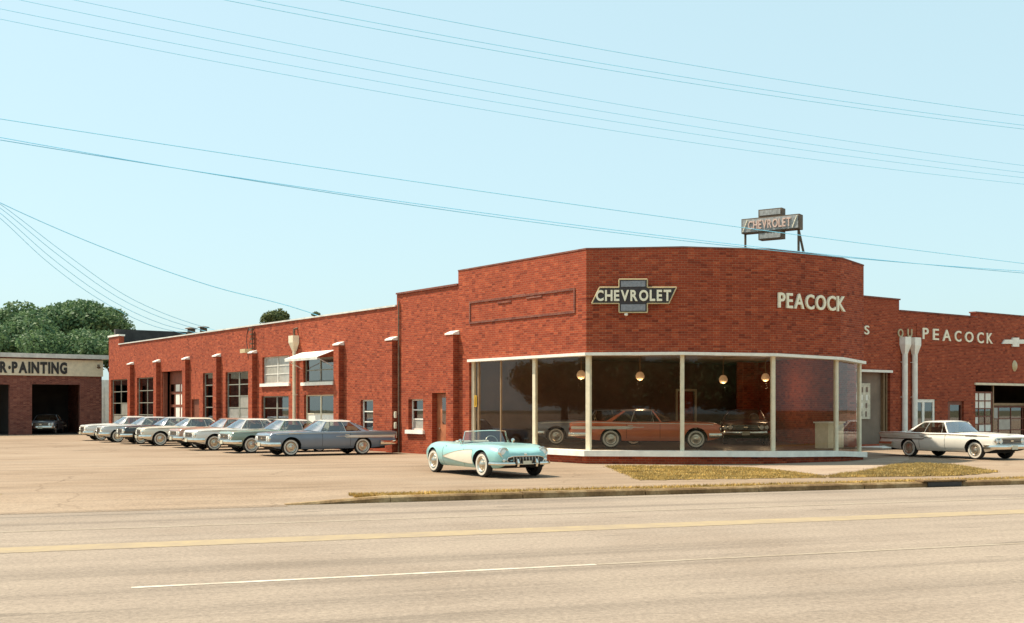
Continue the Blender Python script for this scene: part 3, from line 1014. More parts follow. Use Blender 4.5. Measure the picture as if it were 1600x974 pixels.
# drive-in door: leaf folded back, an added inner door whose white panes paint daylight from beyond
mb = MB(); pbox(mb, LW, HD[0] + 0.06, HD[1] - 0.06, HD[2], HD[2] + 0.9, -0.55, -0.49)
pbox(mb, LW, HD[0] + 0.06, HD[1] - 0.06, LW.z(270, 600), HD[3], -0.55, -0.49)
da = np.linspace(HD[0] + 0.06, HD[1] - 0.06, 5)
for a_ in da:
    pbox(mb, LW, a_ - 0.07, a_ + 0.07, HD[2] + 0.9, LW.z(270, 600), -0.548, -0.492)
for zz_ in (0.45, 0.78):
    zc = HD[2] + 0.9 + (LW.z(270, 600) - HD[2] - 0.9) * zz_
    pbox(mb, LW, HD[0] + 0.06, HD[1] - 0.06, zc - 0.08, zc + 0.08, -0.546, -0.494)
dl = mb.build("door", "dark_wood", wk, wo2)
for i in range(0, 4):
    mb = MB(); pbox(mb, LW, da[i] + 0.08, da[i + 1] - 0.08, HD[2] + 0.92, LW.z(270, 600) - 0.02, -0.525, -0.515); mb.build("pane", "white_paint" if i < 3 else "sash_glass", dl, wo2)
mb = MB(); pbox(mb, LW, HD[1] - 0.1, HD[1] - 0.02, HD[2] + 0.05, HD[3] - 0.05, -0.32, -0.06); mb.build("door_leaf", "dark_wood", wk, wo2)
# side door with its glazed upper leaf
mb = MB(); pbox(mb, LW, HDR[0] + 0.02, HDR[1] - 0.02, HDR[2], HDR[3] - 0.02, -0.3, -0.24)
sd = mb.build("door", "door_wood", wk, wo2)
mb = MB(); pbox(mb, LW, HDR[0] + 0.18, HDR[0] + 0.62, 1.25, 2.3, -0.242, -0.225); mb.build("pane", "sash_glass", sd, wo2)
mb = MB(); mb.lathe([(0.001, 0.06), (0.035, 0.05), (0.035, 0.02), (0.015, 0.0)], 10, 'Z', (0, 0, 0)); 
mb.v = [tuple(LW.p(HDR[1] - 0.25, 1.05, -0.24) + LW.n * v[2] + LW.d * v[0] + Vector((0, 0, v[1]))) for v in mb.v]
mb.build("door_knob", "chrome_dull", sd, wo2, smooth=50)
# awning over the upper window
a0_, a1_ = LW.a(523), LW.a(471)
zt, zb_ = LW.z(498, 549), LW.z(498, 560)
aw = thing("window_awning", tuple(LW.p((a0_ + a1_) / 2, zb_, 0)), "white sheet metal awning over the upper workshop window", "awning")
mb = MB()
q_ = lambda a, o, z: LW.p(a, z, o)
mb.prism([q_(a0_, 0.004, zt), q_(a0_, 0.9, zb_), q_(a0_, 0.9, zb_ - 0.03), q_(a0_, 0.004, zt - 0.03)], LW.d * (a1_ - a0_))
mb.build("canopy", "stone_white", aw, aw.location)
mb = MB(); pbox(mb, LW, a0_ + 0.02, a1_ - 0.02, zb_ - 0.13, zb_ - 0.032, 0.86, 0.9); mb.build("valance", "coping", aw, aw.location)
for a_ in (a0_ + 0.06, a1_ - 0.06):
    mb = MB(); mb.tube([q_(a_, 0.01, zb_ - 0.45), q_(a_, 0.84, zb_ - 0.06)], 0.02, 6); mb.build("strut", "coping", aw, aw.location)
# downpipe with hopper head
def downpipe(pl, px, zt, zb, mat, label, grp, hw=0.36, r=0.085, hop=0.75):
    a = pl.a(px)
    rt = thing("downpipe", tuple(pl.p(a, zb, 0.13)), label, "downpipe", grp)
    m_ = MB(); m_.tube([pl.p(a, zb, 0.14), pl.p(a, zt - hop, 0.14)], r, 10); pp_ = m_.build("pipe", mat, rt, rt.location, smooth=40)
    m_ = MB()
    vs = []
    for zz_, wv, o0, o1 in ((zt - hop, r * 0.9, 0.05, 0.22), (zt - hop * 0.45, hw / 2, 0.006, 0.34), (zt, hw / 2, 0.006, 0.34)):
        vs += [pl.p(a - wv, zz_, o0), pl.p(a + wv, zz_, o0), pl.p(a + wv, zz_, o1), pl.p(a - wv, zz_, o1)]
    fs = [(0, 3, 2, 1), (8, 9, 10, 11)]
    for L_ in (0, 4):
        fs += [(L_ + k, L_ + (k + 1) % 4, L_ + 4 + (k + 1) % 4, L_ + 4 + k) for k in range(4)]
    m_.add(vs, fs)
    m_.build("hopper", mat, rt, rt.location)
    for zz_ in np.linspace(zb + 0.8, zt - hop - 0.4, 3):
        m_ = MB(); m_.tube([pl.p(a - r - 0.05, zz_, 0.03), pl.p(a - r - .03, zz_, 0.14), pl.p(a, zz_, 0.14 + r + .012), pl.p(a + r + .03, zz_, 0.14), pl.p(a + r + 0.05, zz_, 0.03)], 0.015, 6)
        m_.build("bracket", mat, rt, rt.location)
    return rt
downpipe(LW, 464, LW.z(464, 525), 0.0, "cream_paint", "cream downpipe with hopper head on the lit workshop wall", None, hw=0.5)
a_ = LW.a(464)
mb = MB(); zt = LW.z(464, 525)
mb.tube([LW.p(a_ - 0.05, zt - 0.05, 0.17), LW.p(a_ - 0.05, zt + 0.32, 0.17), LW.p(a_ - 0.05, zt + 0.36, 0.0)], 0.06, 8)
tag(mb.build("roof_drain_spout", "rust_steel", org=tuple(LW.p(a_, zt, 0.17)), smooth=40), "short rusty roof spout above the cream hopper head", "pipe")
# dark conduit at the step and cable clutter by the wall head
a_ = LW.a(625)
mb = MB(); mb.tube([LW.p(a_, 0.0, 0.06), LW.p(a_, Z1 - 0.3, 0.06)], 0.035, 8)
tag(mb.build("conduit", "rust_steel", org=tuple(LW.p(a_, 0, 0.06)), smooth=40), "thin dark conduit running up the wall at the parapet step", "pipe")
a_ = LW.a(623)
mt_ = thing("gas_meter", tuple(LW.p(a_, 0.6, 0.1)), "pale meter cylinders on the wall behind the blue grey car", "meter")
for k, zz_ in enumerate((0.75, 1.15, 1.6)):
    mb = MB(); mb.lathe([(0.001, -0.14), (0.06, -0.13), (0.07, 0), (0.06, 0.13), (0.001, 0.14)], 10, 'Z', tuple(LW.p(a_, zz_, 0.16)))
    mb.build("cylinder", "cream_paint", mt_, mt_.location, smooth=40)
a_ = LW.a(390)
cb = thing("cable_bracket", tuple(LW.p(a_, LW.z(390, 552), 0.1)), "dark cable bracket and looped wires under the workshop parapet", "bracket")
mb = MB(); zt = LW.z(396, 512)
mb.tube([LW.p(LW.a(397), LW.z(397, 546), 0.1), LW.p(LW.a(397), zt, 0.1)], 0.03, 6)
for k in range(5):
    pbox(mb, LW, LW.a(397) - 0.12, LW.a(397) + 0.12, zt - 0.15 - 0.25 * k, zt - 0.08 - 0.25 * k, 0.06, 0.2)
mb.build("insulator_rack", "rust_steel", cb, cb.location)
for r_ in (0.0, 0.12):
    mb = MB()
    mb.tube([LW.p(LW.a(396) , zt - 0.1 - r_, 0.14)] + [LW.p(LW.a(396) + 0.5 * math.sin(x) + 0.1, LW.z(390, 532) + (0.75 - r_) * math.cos(x), 0.12) for x in np.linspace(0.5, 2.9, 9)], 0.018, 5)
    mb.build("wire_loop", "paint_black", cb, cb.location)
mb = MB(); pbox(mb, LW, LW.a(394), LW.a(386), LW.z(390, 552), LW.z(390, 546), 0.02, 0.4); mb.build("lamp_head", "sign_tube", cb, cb.location)
# roof clutter
def vent(px, py, Y, hgt, label):
    b_ = at(px, py, Y)
    t_ = thing("roof_vent", (b_.x, b_.y, Z2 - 0.65), label, "vent")
    m_ = MB(); m_.lathe([(0.25, Z2 - 0.65), (0.25, b_.z + hgt * .5)], 14, 'Z', (b_.x, b_.y, 0)); m_.build("stack", "rust_steel", t_, t_.location, smooth=40)
    m_ = MB(); m_.lathe([(0.001, b_.z + hgt), (0.4, b_.z + hgt * .6), (0.42, b_.z + hgt * .45), (0.2, b_.z + hgt * .4)], 14, 'Z', (b_.x, b_.y, 0)); m_.build("cowl", "rust_steel", t_, t_.location, smooth=40)
vent(299, 517, 75, 0.25, "squat rusty vent on the workshop roof near its far end")
vent(318, 514, 80, 0.2, "low farther vent right of the squat roof vent")

# ------------------------------------------------------------------ annex at the right
AO = pv(1395, 57.0)
AN = Plane(AO, V_DIR, (V_DIR.y, -V_DIR.x, 0))
an = thing("annex_building", tuple(AO), "shaded red brick annex with spaced letters behind the white car", "building")
ao = an.location
aL, aR = AN.a(1349) - 8.5, AN.a(1700)
ZA, ZB, ZC = AN.z(1380, 467), AN.z(1465, 491.5), AN.z(1560, 492)
def ahole(px0, px1, py0, zb):
    pm = (px0 + px1) / 2
    return [AN.a(px0), AN.a(px1), zb if zb < 50 else AN.z(pm, zb), AN.z(pm, py0)]
E1 = ahole(1338, 1391, 582, 0.12)
E2 = ahole(1426, 1461, 624, 0.7)
E3 = ahole(1481, 1506, 627, 0.3)
E4 = ahole(1524, 1640, 603, -0.05)
mb = MB()
wall_cells(mb, AN, [(aL, AN.a(1405), ZA), (AN.a(1405), AN.a(1525), ZB), (AN.a(1525), aR, ZC)], -0.3, [E1, E2, E3, E4], 0.34)
mb.build("brick_wall", "brick", an, ao, uv=True)
for a0_, a1_, zz_ in ((aL, AN.a(1405) + 0.05, ZA), (AN.a(1405) + 0.06, AN.a(1526), ZB), (AN.a(1524), aR, ZC)):
    mb = MB(); pbox(mb, AN, a0_, a1_, zz_ + 0.002, zz_ + 0.07, -0.38, 0.05); mb.build("coping", "brick_dark", an, ao, uv=True)
mb = MB(); mb.prism([AN.p(aL + 1, ZB - 0.9, -0.36), AN.p(aR, ZB - 0.9, -0.36), AN.p(aR, ZB - 0.9, -16), AN.p(aL + 1, ZB - 0.9, -16)], (0, 0, 0.1)); mb.build("roof", "roof_tar", an, ao)
mb = MB()
xpl = Plane(AN.p(0, 0, -7.0), V_DIR, AN.n)
wall_cells(mb, xpl, [(aL, aR, ZB - 0.95)], -0.2, [], 0.2)
spl = Plane(AN.p(aR - 0.2, 0, -0.4), U_DIR, V_DIR)
wall_cells(mb, spl, [(0, 15, ZB - 0.95)], -0.2, [], 0.2); mb.build("inner_wall", "plaster_grey_brown", an, ao)
# letter band: a shallow proud panel of brick behind the letters
mb = MB(); pbox(mb, AN, AN.a(1432), AN.a(1556), AN.z(1494, 541), AN.z(1494, 510), 0.002, 0.03); mb.build("letter_panel", "brick", an, ao, uv=True)
lt = thing("wall_lettering", tuple(AN.p(AN.a(1438), AN.z(1440, 533), 0.04)), "widely spaced cream capital letters on the shaded annex wall", "lettering")
for ch, x0, x1, yt, yb in zip("PEACOCK", (1440, 1456, 1471, 1490, 1506, 1525, 1540), (1449, 1465, 1484, 1500, 1519, 1535, 1549), (512.5, 514, 515.5, 517, 518.5, 519.5, 520.5), (530, 531.5, 533, 534, 535, 536.5, 537)):
    a0_, a1_ = AN.a(x0), AN.a(x1)
    lettering(AN, lt, lt.location, ch, a0_, a1_, AN.z(x0, yb), AN.z(x1, yb + 0.4), AN.z(x0, yt) - AN.z(x0, yb), AN.z(x1, yt) - AN.z(x1, yb), 0.05, "sign_letter", 0.012, 0.1, 0.035)
l2 = thing("wall_lettering", tuple(AN.p(AN.a(1349), AN.z(1350, 523), 0.03)), "single cream letter S on the annex wall beside the showroom corner", "lettering")
lettering(AN, l2, l2.location, "S", AN.a(1349.5), AN.a(1357), AN.z(1350, 523), AN.z(1356, 523), AN.z(1350, 509) - AN.z(1350, 523), AN.z(1356, 509) - AN.z(1356, 523), 0.05, "sign_letter", 0.012, 0.1, 0.01)
l3 = thing("wall_lettering", tuple(AN.p(AN.a(1402), AN.z(1402, 524), 0.03)), "half hidden dull letters just above the twin hopper heads", "lettering")
for ch, x0, x1 in (("O", 1402, 1410), ("U", 1417, 1424)):
    lettering(AN, l3, l3.location, ch, AN.a(x0), AN.a(x1), AN.z(x0, 527), AN.z(x1, 527.5), AN.z(x0, 514) - AN.z(x0, 527), AN.z(x1, 514.5) - AN.z(x1, 527.5), 0.05, "sign_tube", 0.01, 0.1, 0.01)
# white bow-tie on the annex wall
def bowtie_poly(pl, x0, x1, yb0, yb1, bx0, bx1, by0, by1, sl, px_ref=None):
    """outline in plane coordinates (a, z) from photograph pixels"""
    A = lambda px, py: (pl.a(px), pl.z(px, py))
    return [A(x0, yb1), A(x0 + sl, yb0), A(bx0, yb0), A(bx0, by0), A(bx1, by0), A(bx1, yb0), A(x1, yb0), A(x1 - sl, yb1), A(bx1, yb1), A(bx1, by1), A(bx0, by1), A(bx0, yb1)]
bt = bowtie_poly(AN, 1564, 1605, 531, 537.5, 1580, 1590, 528, 542, 4)
mb = MB(); mb.prism([AN.p(a, z, 0.02) for a, z in bt], AN.n * 0.08)
tag(mb.build("wall_emblem", "stone_white", org=tuple(AN.p(bt[0][0], bt[0][1], 0.02))), "white cross shaped emblem on the annex wall above its garage door", "emblem")
mb = MB()
mb.lathe([(0.001, 0.1), (0.16, 0.08), (0.24, 0.0)], 14, 'Z', (0, 0, 0))
ca, cz = AN.a(1585), AN.z(1585, 572)
mb.v = [tuple(AN.p(ca + v[0], cz + v[1] * 1.3, 0.01 + v[2])) for v in mb.v]
tag(mb.build("wall_vent", "sign_tube", org=tuple(AN.p(ca, cz, 0)), smooth=40), "small dull metal vent cover below the white emblem", "vent")
# entrance recess with notice board
mb = MB(); pbox(mb, AN, E1[0] - 0.05, E1[1] + 0.08, E1[3] + 0.003, E1[3] + 0.12, -0.2, 0.1); mb.build("door_head", "white_paint", an, ao)
mb = MB(); pbox(mb, AN, E1[0], E1[1], E1[2], E1[3], -0.32, -0.28); mb.build("recess_panel", "plaster_grey_brown", an, ao)
for px in (1388, 1383.5):
    mb = MB(); pbox(mb, AN, AN.a(px), AN.a(px) + 0.06, E1[2], E1[3], -0.27, -0.1); mb.build("jamb", "bronze_metal", an, ao)
nb_ = thing("notice_board", tuple(AN.p(AN.a(1355), AN.z(1355, 655), -0.25)), "pale notice board with papers in the annex entrance recess", "notice board")
mb = MB(); pbox(mb, AN, AN.a(1340), AN.a(1365.5), AN.z(1355, 655), AN.z(1355, 599), -0.26, -0.21); mb.build("board", "poster_paper", nb_, nb_.location)
rng = random.Random(4)
for x in (1342, 1350, 1357.5):
    for y in (605, 617, 630, 643):
        a0_ = AN.a(x + rng.uniform(0, 1)); mb = MB()
        pbox(mb, AN, a0_, a0_ + rng.uniform(0.1, 0.18), AN.z(x, y + rng.uniform(6, 9)), AN.z(x, y), -0.208, -0.2); mb.build("notice", "poster_ink" if rng.random() < .6 else "white_paint", nb_, nb_.location)
mb = MB(); 
st0, st1 = AN.a(1336), AN.a(1397)
pbox(mb, AN, st0, st1, -0.1, AN.z(1370, 697), 0.003, 1.5)
tag(mb.build("entrance_step", "stone_white", org=tuple(AN.p(st0, 0, 0.5))), "broad pale entrance step behind the tail of the white car", "step")
# twin downpipes
downpipe(AN, 1410, AN.z(1410, 527), -0.1, "stone_white", "left of the twin white downpipes on the annex wall", "twin downpipes on the annex", hw=0.5, r=0.14, hop=0.85)
downpipe(AN, 1425.5, AN.z(1425, 528), -0.1, "stone_white", "right of the twin white downpipes on the annex wall", "twin downpipes on the annex", hw=0.5, r=0.14, hop=0.85)
# windows and the garage front
window(AN, an, ao, *E2, 2, 1, frame="white_paint", fw=0.16, mw=0.03, hw=0.1, rec=0.05)
mb = MB(); pbox(mb, AN, E3[0], E3[0] + 0.35, E3[2], E3[3], -0.2, -0.1); pbox(mb, AN, E3[1] - 0.1, E3[1], E3[2], E3[3], -0.2, -0.1); pbox(mb, AN, E3[0] + 0.35, E3[1] - 0.1, E3[3] - 0.2, E3[3], -0.2, -0.1)
dd3 = mb.build("door", "dark_wood", an, ao)
mb = MB(); pbox(mb, AN, E3[0] + 0.35, E3[1] - 0.1, E3[2], E3[3] - 0.2, -0.16, -0.15); mb.build("pane", "sash_glass", dd3, ao)
mb = MB(); pbox(mb, AN, E4[0] - 0.1, E4[1], E4[3] + 0.003, E4[3] + 0.12, -0.2, 0.08); mb.build("lintel", "cream_paint", an, ao)
gw = [AN.a(1526), AN.a(1558), 0.1, AN.z(1540, 612)]
window(AN, an, ao, *gw, 3, 6, frame="dark_wood", rec=0.3, fw=0.08, mw=0.03, name="folding_door",
       pale=((0, 5), (1, 5), (2, 5), (0, 4), (1, 4), (2, 4), (0, 2), (1, 1), (2, 1)))
mb = MB(); pbox(mb, AN, AN.a(1559.5), AN.a(1561), -0.05, E4[3], -0.4, -0.3); mb.build("door_post", "bronze_metal", an, ao)
mb = MB(); pbox(mb, AN, AN.a(1561), E4[1], AN.z(1580, 634), AN.z(1580, 630), -0.9, -0.8); mb.build("door_track", "bronze_metal", an, ao)

window(AN, an, ao, AN.a(1562), E4[1] - 0.02, -0.04, AN.z(1580, 635), 4, 3, frame="dark_wood", rec=0.85, fw=0.07, mw=0.025, name="folding_door", pale=((0, 2), (1, 1)), pale_mat="blind_pane")
# ------------------------------------------------------------------ walk round the front of the showroom
mb = MB()
sheet(mb, [ground(x, y, 0.006) for x, y in ((1150, 731), (1200, 734), (1240, 738), (1296, 742.5), (1352, 737), (1395, 727), (1420, 719), (1420, 711), (1360, 718), (1330, 722), (1240, 722))])
tag(mb.build("footpath", "walk_concrete"), kind="structure")

# ------------------------------------------------------------------ paint shop at the far left
GO = ground(0, 680, 0)
GP = Plane(GO, V_DIR, (V_DIR.y, -V_DIR.x, 0))
ps = thing("paint_shop_building", tuple(GO), "low dark brick paint shop with cream lettered fascia and open bays", "building")
po = ps.location
gL, gR = GP.a(0) - 9.0, GP.a(159)
GZT = GP.z(80, 553)
FZ0, FZ1 = GP.z(80, 587.5), GP.z(80, 562)
D1 = [GP.a(50), GP.a(125), -0.04, GP.z(88, 601)]
D0 = [GP.a(-75), GP.a(15), -0.04, GP.z(5, 601)]
mb = MB(); wall_cells(mb, GP, [(gL, gR, FZ1 + 0.1)], -0.05, [D0, D1], 0.35); mb.build("brick_wall", "brick_dark", ps, po, uv=True)
e2 = Plane(GP.p(gR - 0.3, 0, -0.36), U_DIR, V_DIR)
mb = MB(); wall_cells(mb, e2, [(0, 14, FZ1)], -0.05, [], 0.3); 
e3 = Plane(GP.p(gL, 0, -14.3), V_DIR, (V_DIR.y, -V_DIR.x, 0)); wall_cells(mb, e3, [(0, gR - gL - .4, FZ1)], -0.05, [], 0.3)
mb.build("rear_wall", "brick_dark", ps, po, uv=True)
mb = MB(); pbox(mb, GP, gL, gR + 0.06, FZ0, FZ1, 0.003, 0.12); mb.build("fascia", "cream_paint", ps, po)
mb = MB(); mb.prism([GP.p(gL, GZT - 0.32, 0.45), GP.p(gR + 0.4, GZT - 0.32, 0.45), GP.p(gR + 0.4, GZT - 0.32, -14.6), GP.p(gL, GZT - 0.32, -14.6)], (0, 0, 0.3)); mb.build("roof", "coping", ps, po)
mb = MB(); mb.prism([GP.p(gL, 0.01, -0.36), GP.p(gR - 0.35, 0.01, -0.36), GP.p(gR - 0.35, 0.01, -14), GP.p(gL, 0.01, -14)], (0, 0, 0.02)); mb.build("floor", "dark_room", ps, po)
mb = MB(); wall_cells(mb, Plane(GP.p(gL, 0, -6.5), V_DIR, GP.n), [(0, gR - gL - 0.4, FZ1)], 0.035, [], 0.15); mb.build("inner_wall", "dark_room", ps, po)  # dark panels added at back and sides so the bay reads black
mb = MB(); mb.box(GP.p((D0[1] + D1[0]) / 2, 2.2, -3.4), (0.2, 6.0, 4.3), V_DIR); mb.build("dark_bay_panel", "dark_room", ps, po)
mb = MB(); mb.box(GP.p(gR - 0.42, 2.2, -3.4), (0.1, 6.0, 4.3), V_DIR); mb.build("dark_side_panel", "dark_room", ps, po)
lettering(GP, ps, po, "R·PAINTING", GP.a(-1), GP.a(104), GP.z(0, 582.5), GP.z(104, 585), GP.z(0, 565) - GP.z(0, 582.5), GP.z(104, 566.5) - GP.z(104, 585), 0.04, "paint_black", 0.05, 0.12, 0.122)
mb = MB(); ca, cz = GP.a(152), GP.z(152, 571); mb.tube([GP.p(ca, cz, 0.12), GP.p(ca, cz, 0.4), GP.p(ca - .05, cz - 0.2, 0.5)], [0.05, 0.05, 0.14], 8); mb.build("lamp", "rust_steel", ps, po, smooth=40)
# white shed door seen in the gap
SP = Plane(at(158, 700, 96), V_DIR, GP.n)
mb = MB(); wall_cells(mb, SP, [(0, SP.a(172) + 0.8, SP.z(165, 594))], -0.05, [], 0.2); pbox(mb, SP, SP.a(163), SP.a(166), SP.z(165, 660), SP.z(165, 604), 0.003, 0.05)
tag(mb.build("shed_wall", "stone_white", org=tuple(Vector((SP.o.x, SP.o.y, 0)))), "narrow white wall in the gap beside the paint shop", "shed")

# ------------------------------------------------------------------ signs
FP1 = Plane(V[0], V[1] - V[0], Vector(((V[1] - V[0]).y, -(V[1] - V[0]).x, 0)))
sg = thing("bowtie_sign", tuple(FP1.p(FP1.a(990), FP1.z(990, 490), 0.02)), "black and grey bow-tie wall sign with white capitals above showroom glass", "sign")
bp_ = bowtie_poly(FP1, 925, 1057, 450, 475, 967.5, 1011.5, 437.5, 489, 12)
mb = MB(); mb.prism([FP1.p(a, z, 0.02) for a, z in bp_], FP1.n * 0.13); mb.build("board", "sign_black", sg, sg.location)
mb = MB()
pth = [FP1.p(a, z, 0.155) for a, z in bp_]
for i in range(len(pth)):
    mb.tube([pth[i], pth[(i + 1) % len(pth)]], 0.022, 6)
mb.build("neon_border", "sign_tube", sg, sg.location)
for y0, y1 in ((440, 449), (476.5, 486.5)):
    mb = MB(); pbox(mb, FP1, FP1.a(970.5), FP1.a(1008.5), FP1.z(990, y1), FP1.z(990, y0), 0.151, 0.175); mb.build("grey_panel", "sign_grey", sg, sg.location)
lettering(FP1, sg, sg.location, "CHEVROLET", FP1.a(931.5), FP1.a(1048.5), FP1.z(932, 471.5), FP1.z(1048, 471.5), FP1.z(932, 454.5) - FP1.z(932, 471.5), FP1.z(1048, 454) - FP1.z(1048, 471.5), 0.07, "sign_letter", 0.032, 0.16, 0.152)
mb = MB(); lp_ = FP1.p(FP1.a(978.5), FP1.z(978, 491.5), 0.1); mb.lathe([(0.001, .07), (0.06, .04), (0.07, -.03), (0.001, -.07)], 10, 'Z', tuple(lp_)); mb.build("lamp", "stone_white", sg, sg.location, smooth=50)

FP3 = Plane(V[2], V[3] - V[2], Vector(((V[3] - V[2]).y, -(V[3] - V[2]).x, 0)))
pk = thing("wall_lettering", tuple(FP3.p(FP3.a(1214), FP3.z(1214, 483), 0.03)), "large cream capital letters mounted high on the showroom front", "lettering")
lettering(FP3, pk, pk.location, "PEACOCK", FP3.a(1214), FP3.a(1318), FP3.z(1214, 481), FP3.z(1318, 487.5), FP3.z(1214, 457.5) - FP3.z(1214, 481), FP3.z(1318, 464) - FP3.z(1318, 487.5), 0.07, "sign_letter", 0.016, 0.17, 0.03)

# rooftop sign: a double-faced box on posts
rd = Vector((math.cos(R(34)), -math.sin(R(34)), 0)); rn = Vector((rd.y, -rd.x, 0))
ro = at(1203, 350, 44.5)
RP = Plane((ro.x, ro.y, 0), rd, rn)
rs = thing("rooftop_sign", (ro.x, ro.y, TOPZ - 0.65), "weathered cross shaped sign box on posts above the showroom roof", "sign")
zc = ro.z
hl, hb = 1.17, 0.285
mb = MB(); mb.box(RP.p(0, zc, -0.2), (2 * hl, 0.4, 2 * hb), rd); mb.build("box_body", "rust_steel", rs, rs.location)
for s_ in (1, -1):
    mb = MB(); mb.box(RP.p(0, zc + s_ * (hb + 0.152), -0.2), (0.95, 0.38, 0.30), rd); mb.build("centre_block", "rust_steel", rs, rs.location)
mb = MB(); pbox(mb, RP, -hl + 0.04, hl - 0.04, zc - hb + 0.04, zc + hb - 0.04, 0.002, 0.02); mb.build("face_panel", "sign_faded", rs, rs.location)
for s_ in (1, -1):
    mb = MB(); zz_ = zc + s_ * (hb + 0.16); pbox(mb, RP, -0.42, 0.42, zz_ - 0.1, zz_ + 0.1, -0.008, 0.012); mb.build("face_panel", "sign_faded", rs, rs.location)
for x0, x1 in ((-hl + 0.08, -hl + 0.26), (hl - 0.26, hl - 0.08)):
    mb = MB(); mb.tube([RP.p(x0, zc - hb + 0.06, 0.03), RP.p(x1, zc + hb - 0.06, 0.03)], 0.018, 6); mb.build("slant_trim", "sign_letter", rs, rs.location)
lettering(RP, rs, rs.location, "CHEVROLET", -hl + 0.3, hl - 0.32, zc - 0.16, zc - 0.16, 0.33, 0.33, 0.04, "sign_peach", 0.012, 0.18, 0.022)
for x, spread in ((-hl + 0.08, 0.0), (hl - 0.1, 0.0), (hl - 0.1, 0.35)):
    mb = MB(); mb.tube([RP.p(x + spread, TOPZ - 0.65, -0.2 - spread), RP.p(x, zc - hb + 0.01, -0.2)], 0.045, 6); mb.build("post", "rust_steel", rs, rs.location)

# ------------------------------------------------------------------ cars
def keyed(keys):
    xs = np.array([k[0] for k in keys], float); ys = np.array([k[1] for k in keys], float)
    m_ = np.gradient(ys, xs)
    def fn(x):
        x = min(max(x, xs[0]), xs[-1])
        i = int(min(max(np.searchsorted(xs, x) - 1, 0), len(xs) - 2))
        h_ = xs[i + 1] - xs[i]; t_ = (x - xs[i]) / h_
        d_ = (ys[i + 1] - ys[i]) / h_
        m0 = max(min(m_[i], 3 * abs(d_)), -3 * abs(d_)) if d_ else 0
        m1 = max(min(m_[i + 1], 3 * abs(d_)), -3 * abs(d_)) if d_ else 0
        return float((2 * t_ ** 3 - 3 * t_ ** 2 + 1) * ys[i] + (t_ ** 3 - 2 * t_ ** 2 + t_) * h_ * m0 + (-2 * t_ ** 3 + 3 * t_ ** 2) * ys[i + 1] + (t_ ** 3 - t_ ** 2) * h_ * m1)
    return fn

def loft(stations, prof, off):
    mb_ = MB()
    rows = [prof(s) for s in stations]
    n_ = len(rows[0])
    for s, row in zip(stations, rows):
        x = off - s
        mb_.v += [(x, y, z) for y, z in row]
        mb_.v += [(x, -y, z) for y, z in row]
    W2 = 2 * n_
    for i in range(len(stations) - 1):
        for k in range(n_ - 1):
            a = i * W2 + k
            mb_.f.append((a, a + 1, a + W2 + 1, a + W2))
            b2 = i * W2 + n_ + k
            mb_.f.append((b2 + 1, b2, b2 + W2, b2 + W2 + 1))
    for i in (0, len(stations) - 1):
        for k in range(n_ - 1):
            a, b2 = i * W2 + k, i * W2 + n_ + k
            mb_.f.append((a, b2, b2 + 1, a + 1))
    mb_.m = [1 if max(abs(a_ % W2 % n_) for a_ in f) <= 2 and i_ < 2 * (n_ - 1) * (len(stations) - 1) else 0 for i_, f in enumerate(mb_.f)]
    return mb_

def clean(mb_):
    """drop quads that collapsed to nothing"""
    keep = []
    for f in mb_.f:
        pts = []
        for i in f:
            p = tuple(round(c, 5) for c in mb_.v[i])
            if p not in pts: pts.append(p)
        keep.append(len(pts) >= 3)
    mb_.m = [m_ for m_, k in zip(mb_.m, keep) if k]
    mb_.f = [f for f, k in zip(mb_.f, keep) if k]
    return mb_

def wheel(root, x, y, side, r, wd, wr, name="wheel"):
    """tyre mesh with whitewall and hubcap below it; side +1 is the outer direction"""
    w_ = wd / 2
    mb_ = MB()
    mb_.lathe([(r * 0.60, -w_ * side), (r * 0.86, -w_ * side), (r * 0.97, -w_ * 0.8 * side), (r, -w_ * 0.45 * side), (r, w_ * 0.45 * side), (r * 0.97, w_ * 0.8 * side), (r * 0.90, w_ * side), (r * 0.60, w_ * 0.96 * side)], 28, 'Y', (x, y, r))
    o = mb_.build(name, "tyre_rubber", root, smooth=35)
    mb_ = MB(); mb_.lathe([(r * 0.84, (w_ + 0.002) * side), (r * 0.83, (w_ + 0.007) * side), (r * 0.66, (w_ + 0.007) * side), (r * 0.65, (w_ - 0.003) * side)], 28, 'Y', (x, y, r))
    mb_.build("whitewall", "whitewall", o, smooth=35)
    mb_ = MB(); mb_.lathe([(r * wr, (w_ - 0.004) * side), (r * (wr - .03), (w_ + 0.015) * side), (r * 0.50, (w_ + 0.004) * side), (r * 0.46, (w_ - 0.02) * side), (r * 0.30, (w_ - 0.012) * side), (r * 0.26, (w_ + 0.02) * side), (r * 0.15, (w_ + 0.035) * side), (0.001, (w_ + 0.04) * side)], 24, 'Y', (x, y, r))
    mb_.build("hubcap", "chrome_dull", o, smooth=35)
    return o

def arch(s, zl, wheels):
    for ws, wz, rr in wheels:
        d_ = abs(s - ws)
        if d_ < rr:
            zl = max(zl, wz + math.sqrt(rr * rr - d_ * d_))
    return zl

def stations_for(L, wheels, n_):
    st = set(np.linspace(0, L, n_).round(4).tolist())
    for ws, wz, rr in wheels:
        for c_ in np.cos(np.linspace(0, math.pi, 15)):
            st.add(round(float(ws + rr * c_ * 0.9999), 4))
        st.add(round(ws - rr - 0.004, 4)); st.add(round(ws + rr + 0.004, 4))
    st |= {0.015, 0.04, 0.08, 0.14, 0.22, L - 0.015, L - 0.04, L - 0.08, L - 0.14, L - 0.22}
    st = sorted(x for x in st if 0 <= x <= L)
    out = [st[0]]
    for x in st[1:]:
        if x - out[-1] > 0.003: out.append(x)
    return out

